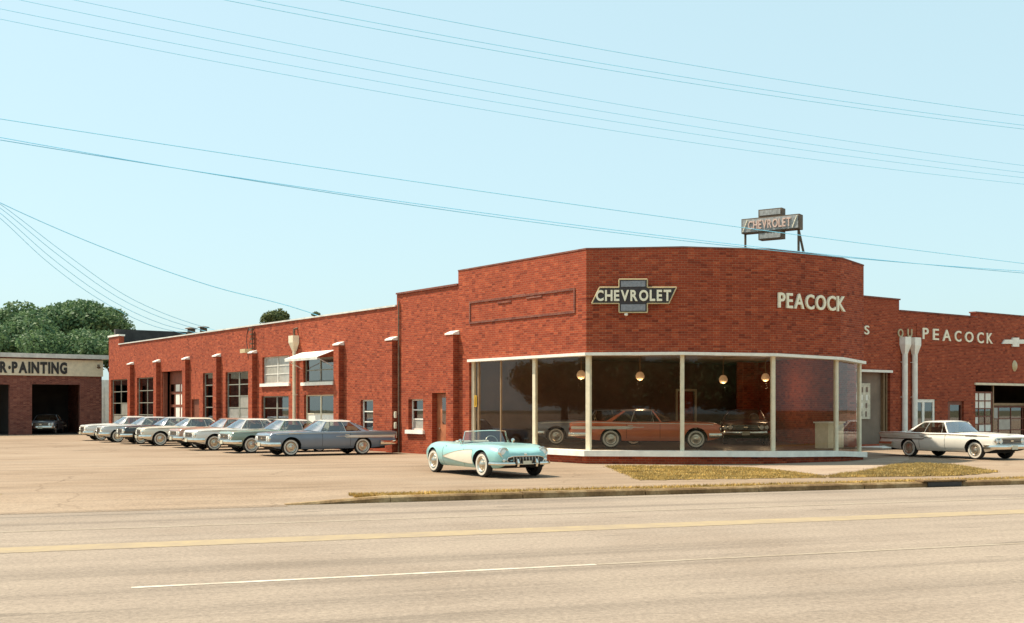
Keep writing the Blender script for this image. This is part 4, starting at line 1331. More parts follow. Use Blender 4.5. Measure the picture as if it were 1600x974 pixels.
# ---- full-size sedan of about 1960: flat gull-wing fins, quad lamps, wrapped windscreen
SL, SOFF = 5.36, 2.37
S_WHEELS = [(0.86, 0.345, 0.41), (3.88, 0.345, 0.385)]
s_plan = keyed([(0, 0.86), (0.05, 0.905), (0.2, 0.945), (0.6, 0.975), (1.6, 0.995), (3.4, 1.0), (4.4, 0.995), (5.1, 0.965), (5.3, 0.93), (5.36, 0.88)])
s_belt = keyed([(0, 0.80), (0.06, 0.845), (0.25, 0.88), (0.8, 0.905), (1.7, 0.925), (3.0, 0.93), (3.8, 0.945), (4.6, 0.965), (5.2, 0.955), (5.36, 0.90)])
s_mid = keyed([(0, 0.82), (0.06, 0.87), (0.25, 0.92), (0.8, 0.965), (1.6, 0.99), (1.9, 0.97), (2.2, 0.93), (4.1, 0.93), (4.35, 0.96), (4.8, 0.925), (5.2, 0.87), (5.36, 0.80)])
s_low = keyed([(0, 0.40), (0.3, 0.31), (0.6, 0.27), (4.2, 0.27), (4.8, 0.34), (5.36, 0.42)])
def s_W(s, z):
    w_ = s_plan(s)
    f = np.interp(z, [0.25, 0.33, 0.45, 0.6, 0.72, 0.79, 0.82, 0.90, 0.97], [-0.13, -0.06, -0.02, 0.0, -0.005, -0.022, -0.045, -0.05, -0.085])
    k = np.clip((s - 2.9) / 1.6, 0, 1)           # gull wing: shoulder flares outwards over a scooped flank
    f2 = np.interp(z, [0.25, 0.4, 0.58, 0.68, 0.74, 0.83, 0.88, 0.97], [-0.17, -0.10, -0.045, -0.075, -0.085, -0.01, 0.012, 0.0])
    return w_ + f * (1 - k) + f2 * k
def s_prof(s):
    zl = arch(s, s_low(s), S_WHEELS); zb = s_belt(s)
    zs = [zl] + [min(max(z, zl), zb) for z in (0.33, 0.45, 0.58, 0.68, 0.74, 0.79, 0.83, 0.88)] + [zb]
    pts = [(0, zl), (0.6 * s_W(s, zl), zl)] + [(s_W(s, z), z) for z in zs]
    wb_, zm = s_W(s, zb), s_mid(s)
    rear = np.clip((s - 4.0) / 0.8, 0, 1)
    for f, g0, g1 in ((0.965, 0.10, 0.12), (0.90, 0.25, 0.05), (0.75, 0.55, 0.45), (0.5, 0.82, 0.85), (0.25, 0.96, 0.97), (0, 1, 1)):
        g_ = g0 * (1 - rear) + g1 * rear
        lift = 0.018 * (1 - rear) * (1 if f == 0.965 else 0)
        pts.append((wb_ * f, zb + (zm - zb) * g_ + lift))
    return pts

def strip(Wf, off, side, s0, s1, zlo, zhi, d_=0.006, n_=24, th=0.0):
    """a trim strip lying on the flank between two height curves"""
    mb_ = MB(); vs = []
    for s in np.linspace(s0, s1, n_):
        a, b2 = zlo(s), zhi(s)
        for z, e in ((a, -0.004), (a, d_), ((a + b2) / 2, d_ + th), (b2, d_), (b2, -0.004)):
            vs.append((off - s, side * (Wf(s, z) + e), z))
    fs = [(i * 5 + k, i * 5 + k + 1, i * 5 + 5 + k + 1, i * 5 + 5 + k) for i in range(n_ - 1) for k in range(4)]
    fs += [(0, 1, 2, 3, 4), tuple((n_ - 1) * 5 + k for k in (4, 3, 2, 1, 0))]
    return mb_.add(vs, fs)

def bumper(path, prof):
    """profile (out, up) swept round a plan path of (x, y)"""
    mb_ = MB(); n_ = len(prof); vs = []
    P = [Vector((x, y, 0)) for x, y in path]
    for i, p in enumerate(P):
        t_ = (P[min(i + 1, len(P) - 1)] - P[max(i - 1, 0)]).normalized()
        nn = Vector((t_.y, -t_.x, 0))
        vs += [p + nn * o + Vector((0, 0, u)) for o, u in prof]
    fs = [(i * n_ + k, i * n_ + (k + 1) % n_, (i + 1) * n_ + (k + 1) % n_, (i + 1) * n_ + k) for i in range(len(P) - 1) for k in range(n_)]
    fs += [tuple(range(n_)), tuple((len(P) - 1) * n_ + k for k in range(n_ - 1, -1, -1))]
    return mb_.add(vs, fs)

RB = [(1.70, 0, 1.0), (1.74, 0.40, 0.995), (1.87, 0.68, 0.975), (2.10, 0.84, 0.945), (2.45, 0.87, 0.935), (3.16, 0.88, 0.935), (3.86, 0.85, 0.945), (4.08, 0.78, 0.955), (4.36, 0.48, 0.965), (4.43, 0, 0.965)]
RT = [(2.30, 0, 1.375), (2.32, 0.36, 1.37), (2.37, 0.54, 1.355), (2.40, 0.64, 1.34), (2.55, 0.655, 1.345), (3.04, 0.665, 1.345), (3.36, 0.64, 1.335), (3.44, 0.585, 1.34), (3.55, 0.35, 1.36), (3.58, 0, 1.365)]
def rc(p, sy, dx=0.0): return Vector((SOFF - p[0], p[1] * sy, p[2]))
def glass_strip(idx, both, sy=1):
    """a curved pane between the belt ring and the roof ring"""
    mb_ = MB()
    seq = [(i, 1) for i in idx] if not both else [(i, -1) for i in reversed(idx)] + [(i, 1) for i in idx if i not in (0, 9)]
    if both and idx[0] not in (0, 9):
        seq = [(i, 1) for i in idx] + [(i, -1) for i in reversed(idx) if i not in (0, 9)]
    vs = []
    for i, k in seq:
        k2 = k if both else sy
        a, b2 = rc(RB[i], k2), rc(RT[i], k2)
        mid = (a + b2) / 2 + Vector((0, 0.018 * k2 if i not in (0, 9) else 0, 0.012))
        vs += [a, mid, b2]
    n_ = len(seq)
    fs = [(j * 3 + r_, j * 3 + 3 + r_, j * 3 + 4 + r_, j * 3 + 1 + r_) for j in range(n_ - 1) for r_ in range(2)]
    return mb_.add(vs, fs)

def make_sedan():
    root = bpy.data.objects.new("sedan", None)
    COL.objects.link(root)
    clean(loft(stations_for(SL, S_WHEELS, 40), s_prof, SOFF)).build("body", ["paint0", "underbody"], root, smooth=32, weld=True)
    mb_ = MB(); mb_.box((SOFF - 2.65, 0, 0.42), (4.6, 1.34, 0.36)); mb_.build("underbody", "underbody", root)
    # cabin floor at belt height, seats
    mb_ = MB()
    ring = [rc(p, 1) for p in RB] + [rc(p, -1) for p in RB[-2:0:-1]]
    ring = [Vector((SOFF - 3.05 + (p.x - SOFF + 3.05) * 0.965, p.y * 0.965, 1.004 if p.x > SOFF - 2.0 else 0.972)) for p in ring]
    n_ = len(ring); mb_.add(ring + [Vector((SOFF - 3.0, 0, 0.975))], [(i, (i + 1) % n_, n_) for i in range(n_)])
    mb_.build("interior", "underbody", root)
    for s, hgt in ((2.95, 1.16), (3.72, 1.13)):
        mb_ = MB(); mb_.prism([(SOFF - s, -0.66, 0.93), (SOFF - s - 0.16, -0.66, 0.93), (SOFF - s - 0.2, -0.66, hgt - 0.03), (SOFF - s - 0.16, -0.66, hgt), (SOFF - s - 0.09, -0.66, hgt - 0.01)], (0, 1.32, 0)); mb_.build("seat", "seat_vinyl", root)
    mb_ = MB()
    mb_.tube([(SOFF - 2.42 + 0.19 * math.sin(a) * 0.35, 0.38 + 0.19 * math.cos(a), 1.04 + 0.19 * math.sin(a) * 0.9) for a in np.linspace(0, 2 * math.pi, 17)], 0.014, 5); mb_.build("steering_wheel", "seat_pale", root)
    glass_strip([0, 1, 2, 3], True).build("windshield", "screen_glass", root, smooth=60)
    glass_strip([7, 8, 9], True).build("rear_window", "car_glass", root, smooth=60)
    for sy in (1, -1):
        glass_strip([3, 4, 5], False, sy).build("side_window", "car_glass", root, smooth=60)
        glass_strip([5, 6], False, sy).build("quarter_window", "car_glass", root, smooth=60)
        mb_ = MB()
        a, b2, c_, d_ = rc(RB[6], sy), rc(RB[7], sy), rc(RT[7], sy), rc(RT[6], sy)
        o_ = Vector((0, 0.02 * sy, 0))
        mb_.add([a + o_, b2 + o_, c_ + o_, d_ + o_, a - o_, b2 - o_, c_ - o_, d_ - o_], [(0, 1, 2, 3), (7, 6, 5, 4), (0, 4, 5, 1), (1, 5, 6, 2), (2, 6, 7, 3), (3, 7, 4, 0)]); mb_.build("rear_pillar", "paint0", root)
        for i, r_, mt in ((3, 0.028, "paint0"), (5, 0.016, "chrome_dull")):
            mb_ = MB(); mb_.tube([rc(RB[i], sy), (rc(RB[i], sy) + rc(RT[i], sy)) / 2 + Vector((0, 0.015 * sy, 0.012)), rc(RT[i], sy)], r_, 6); mb_.build("pillar", mt, root, smooth=50)
        vb = Vector((SOFF - 2.36, 0.865 * sy, 0.94)); vt = Vector((SOFF - 2.44, 0.66 * sy, 1.35))
        mb_ = MB(); mb_.tube([vb, vt], 0.010, 5); mb_.build("vent_post", "chrome_dull", root)
        # trims
        strip(s_W, SOFF, sy, 0.25, 5.26, lambda s: s_belt(s) - 0.042, lambda s: s_belt(s) - 0.022, 0.008).build("belt_trim", "chrome_dull", root)
        nose = lambda s: min(1, (s - 3.0) / 0.35)
        strip(s_W, SOFF, sy, 3.02, 5.30, lambda s: 0.765 - 0.045 * nose(s), lambda s: 0.765 + 0.03 * nose(s), 0.012, 30).build("side_trim", "trim_white", root)
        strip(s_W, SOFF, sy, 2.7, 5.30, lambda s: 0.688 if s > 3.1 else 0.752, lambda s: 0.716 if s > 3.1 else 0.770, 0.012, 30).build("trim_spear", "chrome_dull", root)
        for s in (2.13, 3.32):
            mb_ = MB()
            vs = []
            for z in np.linspace(0.31, s_belt(s) - 0.005, 10):
                y = s_W(s, z) + 0.0025
                vs += [(SOFF - s + 0.006, sy * y, z), (SOFF - s - 0.006, sy * y, z)]
            mb_.add(vs, [(i * 2, i * 2 + 1, i * 2 + 3, i * 2 + 2) for i in range(9)]); mb_.build("door_gap", "underbody", root)
        mb_ = MB(); mb_.box((SOFF - 3.18, sy * (s_W(3.18, 0.82) + 0.018), 0.82), (0.17, 0.03, 0.028)); mb_.build("door_handle", "chrome_dull", root)
        for x in (SOFF - 0.86, SOFF - 3.88):
            wheel(root, x, sy * 0.80, sy, 0.345, 0.20, 0.60)
        for y in (0.60, 0.79):
            c_ = (SOFF + 0.012 if y < .7 else SOFF + 0.004, sy * y, 0.685)
            mb_ = MB(); mb_.lathe([(0.098, -0.06), (0.102, 0.012), (0.088, 0.020), (0.080, 0.0)], 20, 'X', c_); hb_ = mb_.build("headlight", "chrome", root, smooth=40)
            mb_ = MB(); mb_.lathe([(0.080, 0.002), (0.055, 0.018), (0.001, 0.026)], 20, 'X', c_); mb_.build("lens", "lamp_glass", hb_, smooth=40)
        for y in (0.40, 0.58, 0.76):
            mb_ = MB(); mb_.lathe([(0.075, 0.03), (0.075, -0.02), (0.05, -0.04), (0.001, -0.045)], 16, 'X', (SOFF - SL + 0.01, sy * y, 0.70)); mb_.build("tail_lamp", "tail_red", root, smooth=40)
        mb_ = MB(); mb_.box((SOFF - 1.0, sy * 0.955, 0.885), (0.5, 0.02, 0.025)); mb_.build("fender_ornament", "chrome_dull", root)
    # roof skin
    mb_ = MB()
    ringt = [rc(p, 1) for p in RT] + [rc(p, -1) for p in RT[-2:0:-1]]
    c_ = Vector((SOFF - 2.92, 0, 1.36))
    vs = []
    for f, dz in ((1.0, -0.012), (1.03, 0.0), (1.0, 0.010), (0.88, 0.024), (0.65, 0.036), (0.35, 0.042)):
        vs += [Vector((c_.x + (p.x - c_.x) * f, p.y * f, p.z + (1.372 - p.z) * (1 - min(1, f)) + dz)) for p in ringt]
    n_ = len(ringt)
    fs = [(r_ * n_ + k, r_ * n_ + (k + 1) % n_, (r_ + 1) * n_ + (k + 1) % n_, (r_ + 1) * n_ + k) for r_ in range(5) for k in range(n_)]
    vs.append(Vector((c_.x, 0, 1.417))); vs.append(Vector((c_.x, 0, 1.35)))
    fs += [(5 * n_ + k, 5 * n_ + (k + 1) % n_, 6 * n_) for k in range(n_)] + [((k + 1) % n_, k, 6 * n_ + 1) for k in range(n_)]
    mb_.add(vs, fs); mb_.build("roof", "roof0", root, smooth=50)
    # nose: dark grille mouth in a chrome surround
    mb_ = MB()
    gp = [(-0.90, 0.70), (-0.86, 0.775), (-0.5, 0.79), (0.5, 0.79), (0.86, 0.775), (0.90, 0.70), (0.84, 0.585), (0.5, 0.565), (-0.5, 0.565), (-0.84, 0.585)]
    gx = lambda y: SOFF + 0.014 - 0.05 * max(0, (abs(y) - 0.80)) / 0.1
    ys_ = [-0.90, -0.86, -0.80, -0.5, 0, 0.5, 0.80, 0.86, 0.90]
    zt_ = lambda y: float(np.interp(abs(y), [0.5, 0.86, 0.90], [0.79, 0.775, 0.70]))
    zb_g = lambda y: float(np.interp(abs(y), [0.5, 0.84, 0.90], [0.565, 0.585, 0.699]))
    vs = []
    for y in ys_:
        vs += [(gx(y), y, zb_g(y)), (gx(y), y, zt_(y)), (gx(y) - 0.05, y, zt_(y)), (gx(y) - 0.05, y, zb_g(y))]
    mb_.add(vs, [(i * 4 + k, i * 4 + (k + 1) % 4, i * 4 + 4 + (k + 1) % 4, i * 4 + 4 + k) for i in range(len(ys_) - 1) for k in range(4)])
    gr_ = mb_.build("grille", "grille_black", root)
    mb_ = MB()
    mb_.tube([(gx(y) + 0.004, y, z) for y, z in gp + gp[:1]], 0.016, 6); mb_.build("surround", "chrome", gr_, smooth=50)
    for z in (0.62, 0.69, 0.745):
        mb_ = MB(); mb_.box((SOFF + 0.018, 0, z), (0.012, 0.98, 0.009)); mb_.build("bar", "chrome_dull", gr_)
    mb_ = MB(); mb_.box((SOFF + 0.026, 0, 0.69), (0.02, 0.16, 0.05)); mb_.build("badge", "chrome", gr_)
    prof = [(-0.03, 0.40), (0.03, 0.395), (0.05, 0.44), (0.055, 0.49), (0.035, 0.545), (-0.03, 0.55)]
    pth = [(SOFF - 0.40, 0.975), (SOFF - 0.30, 0.975), (SOFF - 0.16, 0.96), (SOFF - 0.02, 0.90), (SOFF + 0.06, 0.72), (SOFF + 0.085, 0.35), (SOFF + 0.09, 0)]
    pth = pth + [(x, -y) for x, y in pth[-2::-1]]
    bumper(pth, [(-o, u) for o, u in prof]).build("front_bumper", "chrome", root, smooth=40)
    mb_ = MB(); mb_.box((SOFF + 0.15, 0.0, 0.455), (0.012, 0.31, 0.15)); mb_.build("licence_plate", "plate_tin", root)
    e_ = SOFF - SL
    pth = [(e_ + 0.75, -0.985), (e_ + 0.35, -0.985), (e_ + 0.1, -0.95), (e_ - 0.04, -0.8), (e_ - 0.08, -0.35), (e_ - 0.08, 0)]
    pth = pth + [(x, -y) for x, y in pth[-2::-1]]
    bumper(pth, [(-o, u + 0.02) for o, u in prof]).build("rear_bumper", "chrome", root, smooth=40)
    mb_ = MB(); mb_.tube([(SOFF - 0.12, -0.30, 0.885), (SOFF - 0.10, 0, 0.90), (SOFF - 0.12, 0.30, 0.885)], 0.012, 6); mb_.build("hood_trim", "chrome", root)
    return root

mat_paint("paint0", (0.25, 0.30, 0.34))
MATS["roof0"] = MATS["paint0"]
PAINT = dict(white=(0.74, 0.71, 0.64), cream=(0.72, 0.66, 0.52), black=(0.02, 0.02, 0.02), silver=(0.55, 0.55, 0.52), sage=(0.22, 0.28, 0.21), coral=(0.66, 0.45, 0.34),
             fawn=(0.38, 0.20, 0.125), bluegrey=(0.16, 0.20, 0.25), palegreen=(0.50, 0.53, 0.43), copper=(0.70, 0.18, 0.075), slate=(0.20, 0.21, 0.23), maroon=(0.06, 0.02, 0.018), ivory=(0.82, 0.77, 0.67))
for k, c_ in PAINT.items():
    mat_paint("car_" + k, c_)

_proto = make_sedan()
_used = [False]
def sedan(pos, heading, col, roof, label, group=None, z=0.0, sc=1.0):
    if not _used[0]:
        r_ = _proto; _used[0] = True
    else:
        r_ = copy_tree(_proto)
    r_.location = (pos[0], pos[1], z); r_.rotation_euler = (0, 0, heading); r_.scale = (sc, sc, sc)
    tag(r_, label, "car", group)
    def dress(o):
        for c_ in o.children:
            for sl in list(c_.material_slots)[:1]:
                if c_.name.split('.')[0] in ("body", "rear_pillar") or (c_.name.split('.')[0] == "pillar" and sl.material and (sl.material.name.startswith("paint0") or sl.material.name.startswith("car_"))):
                    sl.link = 'OBJECT'; sl.material = MATS["car_" + col]
                if c_.name.split('.')[0] == "roof":
                    sl.link = 'OBJECT'; sl.material = MATS["car_" + roof]
    dress(r_)
    return r_

ROW_A = math.pi + R(30)
hv = Vector((math.cos(ROW_A), math.sin(ROW_A), 0)); lv = Vector((-hv.y, hv.x, 0))
NEAR, FAR = Vector((-8.65, 45.1, 0)), Vector((-23.8, 66.4, 0))
ROW = [("bluegrey", "white", "blue grey two-door car, nearest of the row, its whole side showing"),  # white roofs over coloured bodies paint the sky mirrored on top
       ("sage", "white", "sage green car second from the near end of the parked row"),
       ("white", "white", "white car third from the near end of the parked row"),
       ("fawn", "fawn", "fawn brown car in the middle of the parked row"),
       ("cream", "cream", "cream car just left of the fawn car in the parked row"),
       ("black", "silver", "black car with light roof in the parked row"),
       ("silver", "silver", "silver car between the black car and the last white car"),
       ("white", "white", "white car at the far left end of the parked row")]
rng = random.Random(5)
for k, (c_, rf, lab) in enumerate(ROW):
    P_ = NEAR.lerp(FAR, k / 7.0)
    jit = Vector((0, 0, 0)) if k == 0 else hv * rng.uniform(-0.3, 0.3) + (FAR - NEAR).normalized() * rng.uniform(-0.15, 0.15)
    pos = P_ - hv * 1.51 - lv * 0.9 + jit
    sedan(pos, ROW_A + (R(rng.uniform(-2.5, 2.5)) if k else 0), c_, rf, lab, "cars parked in a row along the workshop wall")
# white car on the right-hand drive
hd = R(-60); lv2 = Vector((-math.sin(hd), math.cos(hd), 0))
pc = ground(1470, 716, 0) + lv2 * 0.9
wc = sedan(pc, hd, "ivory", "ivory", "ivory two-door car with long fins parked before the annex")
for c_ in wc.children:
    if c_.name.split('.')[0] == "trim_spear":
        c_.material_slots[0].link = 'OBJECT'; c_.material_slots[0].material = MATS["rust_steel"]  # dark spear on this car paints the shadow line under its fin
# showroom cars
sedan((5.15, 42.0), R(-7), "copper", "coral", "copper red car seen side on behind the showroom glass", "cars shown in the showroom", FLOOR)
sedan((3.3, 46.0), R(176), "slate", "slate", "slate grey car facing left deep inside the showroom", "cars shown in the showroom", FLOOR)
sedan((9.6, 47.6), R(-100), "maroon", "maroon", "dark maroon car facing out at the right of the showroom", "cars shown in the showroom", FLOOR)
# car inside the paint shop bay
pg = GP.p(GP.a(88), 0, -2.6)
sedan((pg.x, pg.y), R(-78), "slate", "slate", "dark car with chrome grille inside the open paint shop bay", None, 0.03)

# ---- small open two-seater with side coves
CL, COFF = 4.22, 2.06
C_WHEELS = [(0.77, 0.33, 0.385), (3.36, 0.33, 0.375)]
c_plan = keyed([(0, 0.42), (0.02, 0.52), (0.06, 0.62), (0.14, 0.72), (0.3, 0.80), (0.77, 0.86), (1.5, 0.885), (2.6, 0.885), (3.36, 0.86), (3.8, 0.78), (4.0, 0.70), (4.13, 0.58), (4.19, 0.46), (4.22, 0.36)])
c_belt = keyed([(0, 0.60), (0.02, 0.635), (0.06, 0.67), (0.14, 0.715), (0.3, 0.765), (0.77, 0.815), (1.3, 0.815), (1.9, 0.80), (2.5, 0.80), (3.0, 0.83), (3.4, 0.83), (3.8, 0.76), (4.05, 0.66), (4.16, 0.58), (4.22, 0.52)])
c_mid = keyed([(0, 0.61), (0.02, 0.65), (0.06, 0.69), (0.14, 0.735), (0.3, 0.785), (0.77, 0.83), (1.3, 0.86), (1.65, 0.875), (2.75, 0.86), (3.2, 0.85), (3.6, 0.82), (3.9, 0.74), (4.1, 0.65), (4.22, 0.54)])
c_low = keyed([(0, 0.46), (0.03, 0.38), (0.1, 0.31), (0.3, 0.25), (0.6, 0.23), (3.6, 0.23), (3.9, 0.27), (4.1, 0.34), (4.22, 0.44)])
def c_W(s, z):
    w_ = c_plan(s)
    zb = c_belt(s); zl = c_low(s)
    u = np.clip((z - zl) / max(0.05, zb - zl), 0, 1)
    f = np.interp(u, [0, 0.10, 0.30, 0.55, 0.75, 0.90, 1.0], [-0.13, -0.065, -0.015, 0.0, -0.012, -0.05, -0.115])
    return w_ + f * (w_ / 0.885)
def c_prof(s):
    zl = arch(s, c_low(s), C_WHEELS); zb = c_belt(s)
    z0 = c_low(s)
    zs = [zl] + [min(max(z0 + (zb - z0) * u, zl), zb) for u in (0.07, 0.15, 0.28, 0.42, 0.56, 0.68, 0.79, 0.88, 0.95)] + [zb]
    pts = [(0, zl), (0.6 * c_W(s, zl), zl)] + [(c_W(s, z), z) for z in zs]
    wb_, zm = c_W(s, zb), c_mid(s)
    # rounded fender crowns with the bonnet sunk slightly between them
    fen = 0.035 * max(0, 1 - abs(s - 0.6) / 0.9) + 0.03 * max(0, 1 - abs(s - 3.3) / 0.7)
    pit = 1.78 < s < 2.82
    for f, g_ in ((0.93, 0.25), (0.84, 0.5), (0.72, 0.75), (0.69, 0.80), (0.45, 0.93), (0.2, 0.99), (0, 1)):
        z = zb + (zm - zb) * g_ + fen * math.sin(min(1, (1 - f) / 0.16) * math.pi / 2) * (1 if f > 0.6 else 0.35)
        if pit and f < 0.70: z = 0.44
        pts.append((wb_ * f, z))
    return pts
def make_roadster(pos, heading):
    root = thing("roadster", (pos.x, pos.y, 0), "turquoise open roadster with cream side cove and whitewall tyres", "car", None, heading)
    st = sorted(set(stations_for(CL, C_WHEELS, 44)) | {1.775, 1.785, 2.815, 2.825})
    clean(loft(st, c_prof, COFF)).build("body", ["car_aqua", "underbody"], root, smooth=38, weld=True)
    mb_ = MB(); mb_.box((COFF - 2.1, 0, 0.36), (3.5, 1.06, 0.24)); mb_.build("underbody", "underbody", root)
    # cockpit lining
    wv = 0.52
    mb_ = MB()
    mb_.box((COFF - 2.3, 0, 0.455), (1.02, 2 * wv, 0.02)); mb_.box((COFF - 1.80, 0, 0.64), (0.02, 2 * wv, 0.36)); mb_.box((COFF - 2.80, 0, 0.64), (0.02, 2 * wv, 0.36))
    for sy in (1, -1): mb_.box((COFF - 2.3, sy * (wv + 0.01), 0.62), (1.0, 0.02, 0.32))
    mb_.build("cockpit", "seat_vinyl", root)
    mb_ = MB(); mb_.prism([(COFF - 1.79, -0.55, 0.88), (COFF - 1.92, -0.55, 0.87), (COFF - 1.98, -0.55, 0.80), (COFF - 1.92, -0.55, 0.70), (COFF - 1.79, -0.55, 0.70)], (0, 1.10, 0)); mb_.build("dashboard", "underbody", root)
    for y in (0.28, -0.28):
        mb_ = MB()
        mb_.prism([(COFF - 2.52, y - 0.22, 0.46), (COFF - 2.72, y - 0.22, 0.46), (COFF - 2.78, y - 0.21, 0.84), (COFF - 2.72, y - 0.20, 0.90), (COFF - 2.66, y - 0.21, 0.86)], (0, 0.44, 0))
        mb_.box((COFF - 2.35, y, 0.53), (0.42, 0.44, 0.12)); mb_.build("seat", "seat_pale", root)
    mb_ = MB(); mb_.tube([(COFF - 2.12 - 0.06 * math.sin(a), 0.28 + 0.18 * math.cos(a), 0.86 + 0.17 * math.sin(a)) for a in np.linspace(0, 2 * math.pi, 19)], 0.013, 6)
    mb_.tube([(COFF - 2.12, 0.28, 0.86), (COFF - 1.9, 0.28, 0.76)], 0.02, 6); mb_.build("steering_wheel", "chrome_dull", root, smooth=50)
    # wrapped windscreen
    base = [(1.52, 0), (1.54, 0.28), (1.62, 0.50), (1.80, 0.66), (1.98, 0.70)]
    top = [(1.74, 0), (1.755, 0.26), (1.80, 0.45), (1.90, 0.57), (1.98, 0.61)]
    pb = [Vector((COFF - s, y, 0.868 if y < .4 else 0.86 - .05 * (y - .4) / .3)) for s, y in base]
    pt = [Vector((COFF - s, y, 1.19 - 0.03 * (y / 0.6) ** 2)) for s, y in top]
    fullb = [Vector((p.x, -p.y, p.z)) for p in pb[:0:-1]] + pb
    fullt = [Vector((p.x, -p.y, p.z)) for p in pt[:0:-1]] + pt
    mb_ = MB(); n_ = len(fullb)
    mb_.add(fullb + fullt, [(i, i + 1, n_ + i + 1, n_ + i) for i in range(n_ - 1)]); ws_ = mb_.build("windshield", "car_glass", root, smooth=60)
    mb_ = MB(); mb_.tube(fullb, 0.016, 6); mb_.tube(fullt, 0.013, 6); mb_.tube([fullb[0], fullt[0]], 0.018, 6); mb_.tube([fullb[-1], fullt[-1]], 0.018, 6); mb_.build("windshield_frame", "chrome", ws_, smooth=50)
    for sy in (1, -1):
        # cove: concave cream panel from the front arch tapering backwards
        s0_, s1_ = 1.165, 2.70
        cu_ = lambda s: min(1, max(0, (s - s0_) / (s1_ - s0_)))
        hi_ = lambda s: 0.485 + 0.215 * (1 - cu_(s) ** 2.0)
        lo_ = lambda s: 0.335 + 0.145 * cu_(s) ** 1.5
        strip(c_W, COFF, sy, s0_, s1_, lambda s: lo_(s), lambda s: hi_(s), 0.012, 30).build("cove", "cove_cream", root, smooth=60)
        mb_ = MB()
        path = [(COFF - s, sy * (c_W(s, hi_(s)) + 0.008), hi_(s)) for s in np.linspace(s0_, s1_, 24)] + [(COFF - s, sy * (c_W(s, lo_(s)) + 0.008), lo_(s)) for s in np.linspace(s1_, s0_, 24)]
        mb_.tube(path, 0.009, 5); mb_.build("cove_trim", "chrome_dull", root, smooth=50)
        for s in (1.62, 2.72):
            mb_ = MB(); vs = []
            for z in np.linspace(0.28, c_belt(s) - 0.01, 9):
                vs += [(COFF - s + 0.005, sy * (c_W(s, z) + 0.003), z), (COFF - s - 0.005, sy * (c_W(s, z) + 0.003), z)]
            mb_.add(vs, [(i * 2, i * 2 + 1, i * 2 + 3, i * 2 + 2) for i in range(8)]); mb_.build("door_gap", "underbody", root)
        mb_ = MB(); mb_.lathe([(0.001, 0.03), (0.03, 0.025), (0.03, 0.0)], 10, 'Y', (COFF - 2.6, sy * (c_W(2.6, 0.74)), 0.745)) ; mb_.build("door_handle", "chrome", root, smooth=50)
        for s, r_ in ((0.77, 0.33), (3.36, 0.33)):
            wheel(root, COFF - s, sy * 0.735, sy, r_, 0.17, 0.62)
        hc = (COFF - 0.115, sy * 0.575, 0.655)
        tilt = Matrix.Rotation(R(-6), 3, 'Y')
        mb_ = MB(); mb_.lathe([(0.132, -0.2), (0.135, 0.04), (0.120, 0.058), (0.098, 0.03)], 22, 'X', hc, mat=tilt); hl_ = mb_.build("headlight", "chrome", root, smooth=40)
        mb_ = MB(); mb_.lathe([(0.1, 0.02), (0.07, 0.045), (0.001, 0.058)], 22, 'X', hc, mat=tilt); mb_.build("lens", "lamp_glass", hl_, smooth=40)
        mb_ = MB(); mb_.lathe([(0.05, -0.03), (0.05, 0.01), (0.03, 0.03), (0.001, 0.035)], 14, 'X', (COFF - 0.03, sy * 0.60, 0.46)); mb_.build("parking_lamp", "chrome", root, smooth=40)
        pth = [(COFF - 0.34, sy * 0.835), (COFF - 0.22, sy * 0.81), (COFF - 0.06, sy * 0.72), (COFF + 0.04, sy * 0.52), (COFF + 0.06, sy * 0.36)]
        if sy > 0: pf = [(-o, u) for o, u in ((-0.01, 0.34), (0.035, 0.34), (0.045, 0.375), (0.03, 0.41), (-0.01, 0.41))]
        else: pf = [(o, u) for o, u in ((-0.01, 0.34), (0.035, 0.34), (0.045, 0.375), (0.03, 0.41), (-0.01, 0.41))]
        bumper(pth, pf).build("bumper_wing", "chrome", root, smooth=40)
        mb_ = MB(); mb_.tube([(COFF + 0.09, sy * 0.27, 0.30), (COFF + 0.11, sy * 0.27, 0.40), (COFF + 0.08, sy * 0.27, 0.49)], [0.028, 0.035, 0.022], 8); mb_.build("bumper_guard", "chrome", root, smooth=50)
        mb_ = MB(); mb_.lathe([(0.06, 0.03), (0.06, -0.01), (0.001, -0.05)], 14, 'X', (COFF - CL + 0.12, sy * 0.5, 0.60)); mb_.build("tail_lamp", "tail_red", root, smooth=40)
        mb_ = MB(); mb_.tube([(COFF - 1.9, sy * 0.78, 0.82), (COFF - 1.9, sy * 0.80, 0.88)], 0.012, 6); mb_.lathe([(0.05, -0.012), (0.055, 0.0), (0.001, 0.03)], 14, 'X', (COFF - 1.9, sy * 0.80, 0.91)); mb_.build("mirror", "chrome", root, smooth=50)
    # grille mouth with teeth
    mb_ = MB()
    gp = [(-0.54, 0.46), (-0.51, 0.53), (-0.36, 0.565), (0.36, 0.565), (0.51, 0.53), (0.54, 0.46), (0.48, 0.38), (0.34, 0.36), (-0.34, 0.36), (-0.48, 0.38)]
    gx = lambda y: COFF + 0.03 - 0.045 * max(0, abs(y) - 0.47) / 0.07
    mb_.prism([(gx(y), y, z) for y, z in gp], (-0.06, 0, 0)); g_ = mb_.build("grille", "grille_black", root)
    mb_ = MB(); mb_.tube([(gx(y) + 0.004, y, z) for y, z in gp + gp[:1]], 0.014, 6); mb_.build("surround", "chrome", g_, smooth=50)
    for y in np.linspace(-0.36, 0.36, 9):
        mb_ = MB(); mb_.tube([(COFF + 0.018, y, 0.39), (COFF + 0.034, y, 0.46), (COFF + 0.018, y, 0.545)], 0.009, 6); mb_.build("tooth", "chrome_dull", g_, smooth=50)
    mb_ = MB(); mb_.box((COFF + 0.085, 0, 0.40), (0.012, 0.24, 0.09)); mb_.build("licence_plate", "plate_tin", root)
